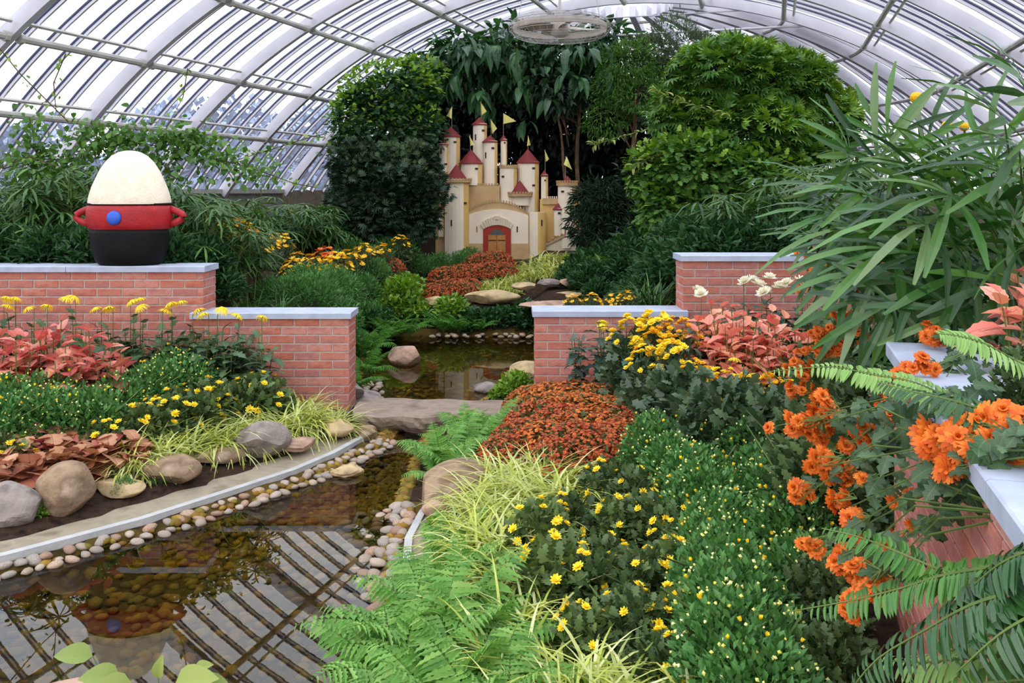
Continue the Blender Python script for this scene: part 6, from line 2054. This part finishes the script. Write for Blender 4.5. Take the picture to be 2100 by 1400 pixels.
def sword_frond(parent, curve, pl, mat, seed, tw=0.0):
    """curve: points root to tip; leaflets in two rows, each a sub-part of its frond"""
    rg_ = np.random.default_rng(seed)
    P = [np.array(p) for p in curve]
    n = 60
    fine = []
    for i in range(n + 1):                     # Catmull-like interpolation
        t = i / n * (len(P) - 1)
        k = min(int(t), len(P) - 2)
        f = t - k
        p0, p1, p2, p3 = P[max(k - 1, 0)], P[k], P[k + 1], P[min(k + 2, len(P) - 1)]
        fine.append(.5 * ((2 * p1) + (p2 - p0) * f + (2 * p0 - 5 * p1 + 4 * p2 - p3) * f * f + (3 * p1 - p0 - 3 * p2 + p3) * f ** 3))
    rib = link('frond', G().tube([Vector(p) for p in fine[::4]], [.0042 * (1 - .7 * i / 15) for i in range(16)], 5).mesh('frond', M['stem']), parent)
    L_ = sum(np.linalg.norm(fine[i + 1] - fine[i]) for i in range(n))
    cnt_ = int(L_ / (pl * .21))
    for q in range(cnt_):
        t = .04 + .955 * q / cnt_
        i = min(int(t * n), n - 1)
        T = fine[i + 1] - fine[i]
        T = T / np.linalg.norm(T)
        side = np.cross(T, np.array([0, -.5, 1.0]) + np.array([tw, 0, 0]))
        side /= np.linalg.norm(side)
        nr = np.cross(side, T)
        ln = pl * (min(1, .55 + t * 2.5)) * (1 - t ** 3) ** .8 + .008
        for sd in (-1, 1):
            d = Vector(side * sd + T * .22 - nr * .18 + rg_.normal(size=3) * .06).normalized()
            nz = Vector(nr)
            x = d.cross(nz).normalized()
            z = x.cross(d).normalized()
            me = SWL[mat]
            link('leaflet', me, rib, Matrix.Translation(Vector(fine[i])) @ Matrix((x, d, z)).transposed().to_4x4() @ Matrix.Diagonal((ln, ln, ln, 1)))
SWL = {}
for mt in ('sword_light', 'sword_mid', 'sword_dark'):
    SWL[mt] = one_leaf(oval_leaf(5, .06,   .18, .38, 2.2), .235, mt, 'leaflet')
sfA = empty('sword_fern', UV(1.55, 2.35, 1.12))
tag(sfA, 'sword fern with two pale fronds reaching left over the near coping', 'fern')
sfB = empty('sword_fern', UV(.95, 1.15, 1.12))
tag(sfB, 'big dark sword fern drooping over the near wall, bottom right corner', 'fern')
def SFc(e, pts):
    return [np.array(P3(*p) - e.location) for p in pts]
sword_frond(sfA, SFc(sfA, [(2180, 780, 2.3), (2100, 748, 2.25), (2020, 705, 2.2), (1960, 688, 2.2), (1922, 684, 2.2)]), .060, 'sword_light', 1)
sword_frond(sfA, SFc(sfA, [(2120, 860, 2.3), (1980, 830, 2.35), (1880, 785, 2.4), (1790, 768, 2.45), (1700, 752, 2.5), (1575, 762, 2.55)]), .062, 'sword_light', 2)
sword_frond(sfA, SFc(sfA, [(2160, 880, 2.0), (2050, 850, 2.05), (1950, 820, 2.1), (1860, 800, 2.2), (1800, 782, 2.25)]), .065, 'sword_dark', 3)
sword_frond(sfB, SFc(sfB, [(2220, 1280, 1.75), (2080, 1205, 1.8), (1960, 1180, 1.85), (1850, 1135, 1.9), (1760, 1100, 1.95), (1685, 1083, 2.0)]), .060, 'sword_mid', 5)
sword_frond(sfB, SFc(sfB, [(2240, 1150, 1.5), (2100, 1205, 1.52), (1990, 1240, 1.56), (1900, 1290, 1.62), (1800, 1350, 1.7), (1740, 1420, 1.75)]), .082, 'sword_dark', 6)
sword_frond(sfB, SFc(sfB, [(2200, 1160, 1.62), (2060, 1160, 1.7), (1930, 1180, 1.78), (1850, 1205, 1.85), (1740, 1232, 1.92), (1610, 1255, 2.0)]), .062, 'sword_mid', 7)
sword_frond(sfB, SFc(sfB, [(2250, 1360, 1.5), (2100, 1342, 1.55), (1980, 1350, 1.62), (1890, 1358, 1.7), (1800, 1352, 1.78)]), .075, 'sword_light', 8)
sword_frond(sfB, SFc(sfB, [(2260, 1380, 1.4), (2140, 1390, 1.45), (2020, 1400, 1.5), (1920, 1420, 1.55)]), .07, 'sword_mid', 9)
sword_frond(sfB, SFc(sfB, [(2260, 1200, 1.45), (2140, 1250, 1.45), (2050, 1300, 1.48), (1960, 1380, 1.52)]), .085, 'sword_dark', 10)
sword_frond(sfB, SFc(sfB, [(2260, 1100, 1.5), (2150, 1120, 1.5), (2060, 1150, 1.55), (1980, 1215, 1.62), (1930, 1260, 1.68)]), .07, 'sword_dark', 11)
sword_frond(sfB, SFc(sfB, [(2260, 1290, 1.6), (2120, 1290, 1.66), (2000, 1310, 1.7), (1900, 1370, 1.76), (1850, 1430, 1.8)]), .06, 'sword_mid', 12)

for i, (u, v, s) in enumerate([(NU - .26, 1.75, .42), (NU - .25, 2.1, .45), (NU - .28, 2.5, .5), (NU - .27, 2.9, .5), (NU - .3, 3.3, .55), (NU - .45, 1.95, .45)]):
    p = UV(u, v)
    place(gapm[i % 2], 'chrysanthemum_foliage', p.x, p.y, 'leafy chrysanthemum clump at the foot of the near wall', 'plant', 'leafy clumps at the foot of the near wall', s=s)
# yellow ball heads at the upper right
for (px, py, D, s, lab) in [(1880, 210, 4.6, 1.0, 'highest yellow ball flower against the right ribs'), (1942, 265, 4.6, .8, 'left one of the two yellow ball flowers above the palm'), (1978, 267, 4.5, .75, 'right one of the two yellow ball flowers above the palm'), (1708, 302, 6.0, .55, 'small yellow ball flower left of the big palm')]:
    p = P3(px, py, D)
    e = empty('ball_chrysanthemum', (p.x + .05, p.y, zg(p.x + .05, p.y)))
    tag(e, lab, 'flower')
    lz = p.z - zg(p.x + .05, p.y)
    link('stalk', G().tube([(0, 0, 0), (.02, 0, lz * .6), (-.05, 0, lz)], .006, 5).mesh('stalk', M['stem']), e)
    link('flower', FLOW['yellow_ball'][0], e, flower_M((-.05, 0, lz), (-.2, -.3, 1), random.Random(3), s))

# young plant at the bottom left
e = empty('young_plant', (PX(330, 2.75), 2.75, -.1))
tag(e, 'young plant with pale oval leaves at the bottom of the stream', 'plant')
st = []
for (px, py, D, dx, dz, s) in [(190, 1345, 2.72, -.9, .3, .11), (245, 1385, 2.65, -.6, .2, .11), (325, 1390, 2.7, .1, .9, .07), (360, 1400, 2.62, .9, .4, .13), (415, 1398, 2.66, .9, .1, .09), (400, 1372, 2.7, .8, .5, .06), (270, 1400, 2.6, -.3, .1, .12)]:
    p = P3(px, py, D) - e.location
    d = Vector((dx, -.3, dz)).normalized()
    x = d.cross(Vector((0, -.8, 1))).normalized()
    z = x.cross(d).normalized()
    link('leaf', YNG[0], e, Matrix.Translation(p) @ Matrix((x, d, z)).transposed().to_4x4() @ Matrix.Scale(s, 4))
    st.append([(0, 0, 0), tuple(p * .6 + Vector((0, 0, .03))), tuple(p)])
link('stems', stems_mesh(st, .003, 'stem'), e)

# a row of like plants: say which one it is
ORD = ['first', 'second', 'third', 'fourth', 'fifth', 'sixth', 'seventh', 'eighth', 'ninth', 'tenth', 'eleventh', 'twelfth', 'thirteenth', 'fourteenth', 'fifteenth', 'sixteenth']
for grp, txt in (('spider chrysanthemums against the left walls', 'yellow spider chrysanthemum against the left walls, {} of the row from the left'),
                 ('yellow flowers behind the low right wall', 'golden flowers over the coping of the low right wall, {} clump from the left'),
                 ('light green shrubs behind the pond', 'light green leafy shrub on the bank behind the pond, {} from the left')):
    row = sorted([o for o in COL.objects if o.parent is None and o.get('group') == grp], key=lambda o: o.location.x / o.location.y)
    for o, w_ in zip(row, ORD):
        o['label'] = txt.format(w_)
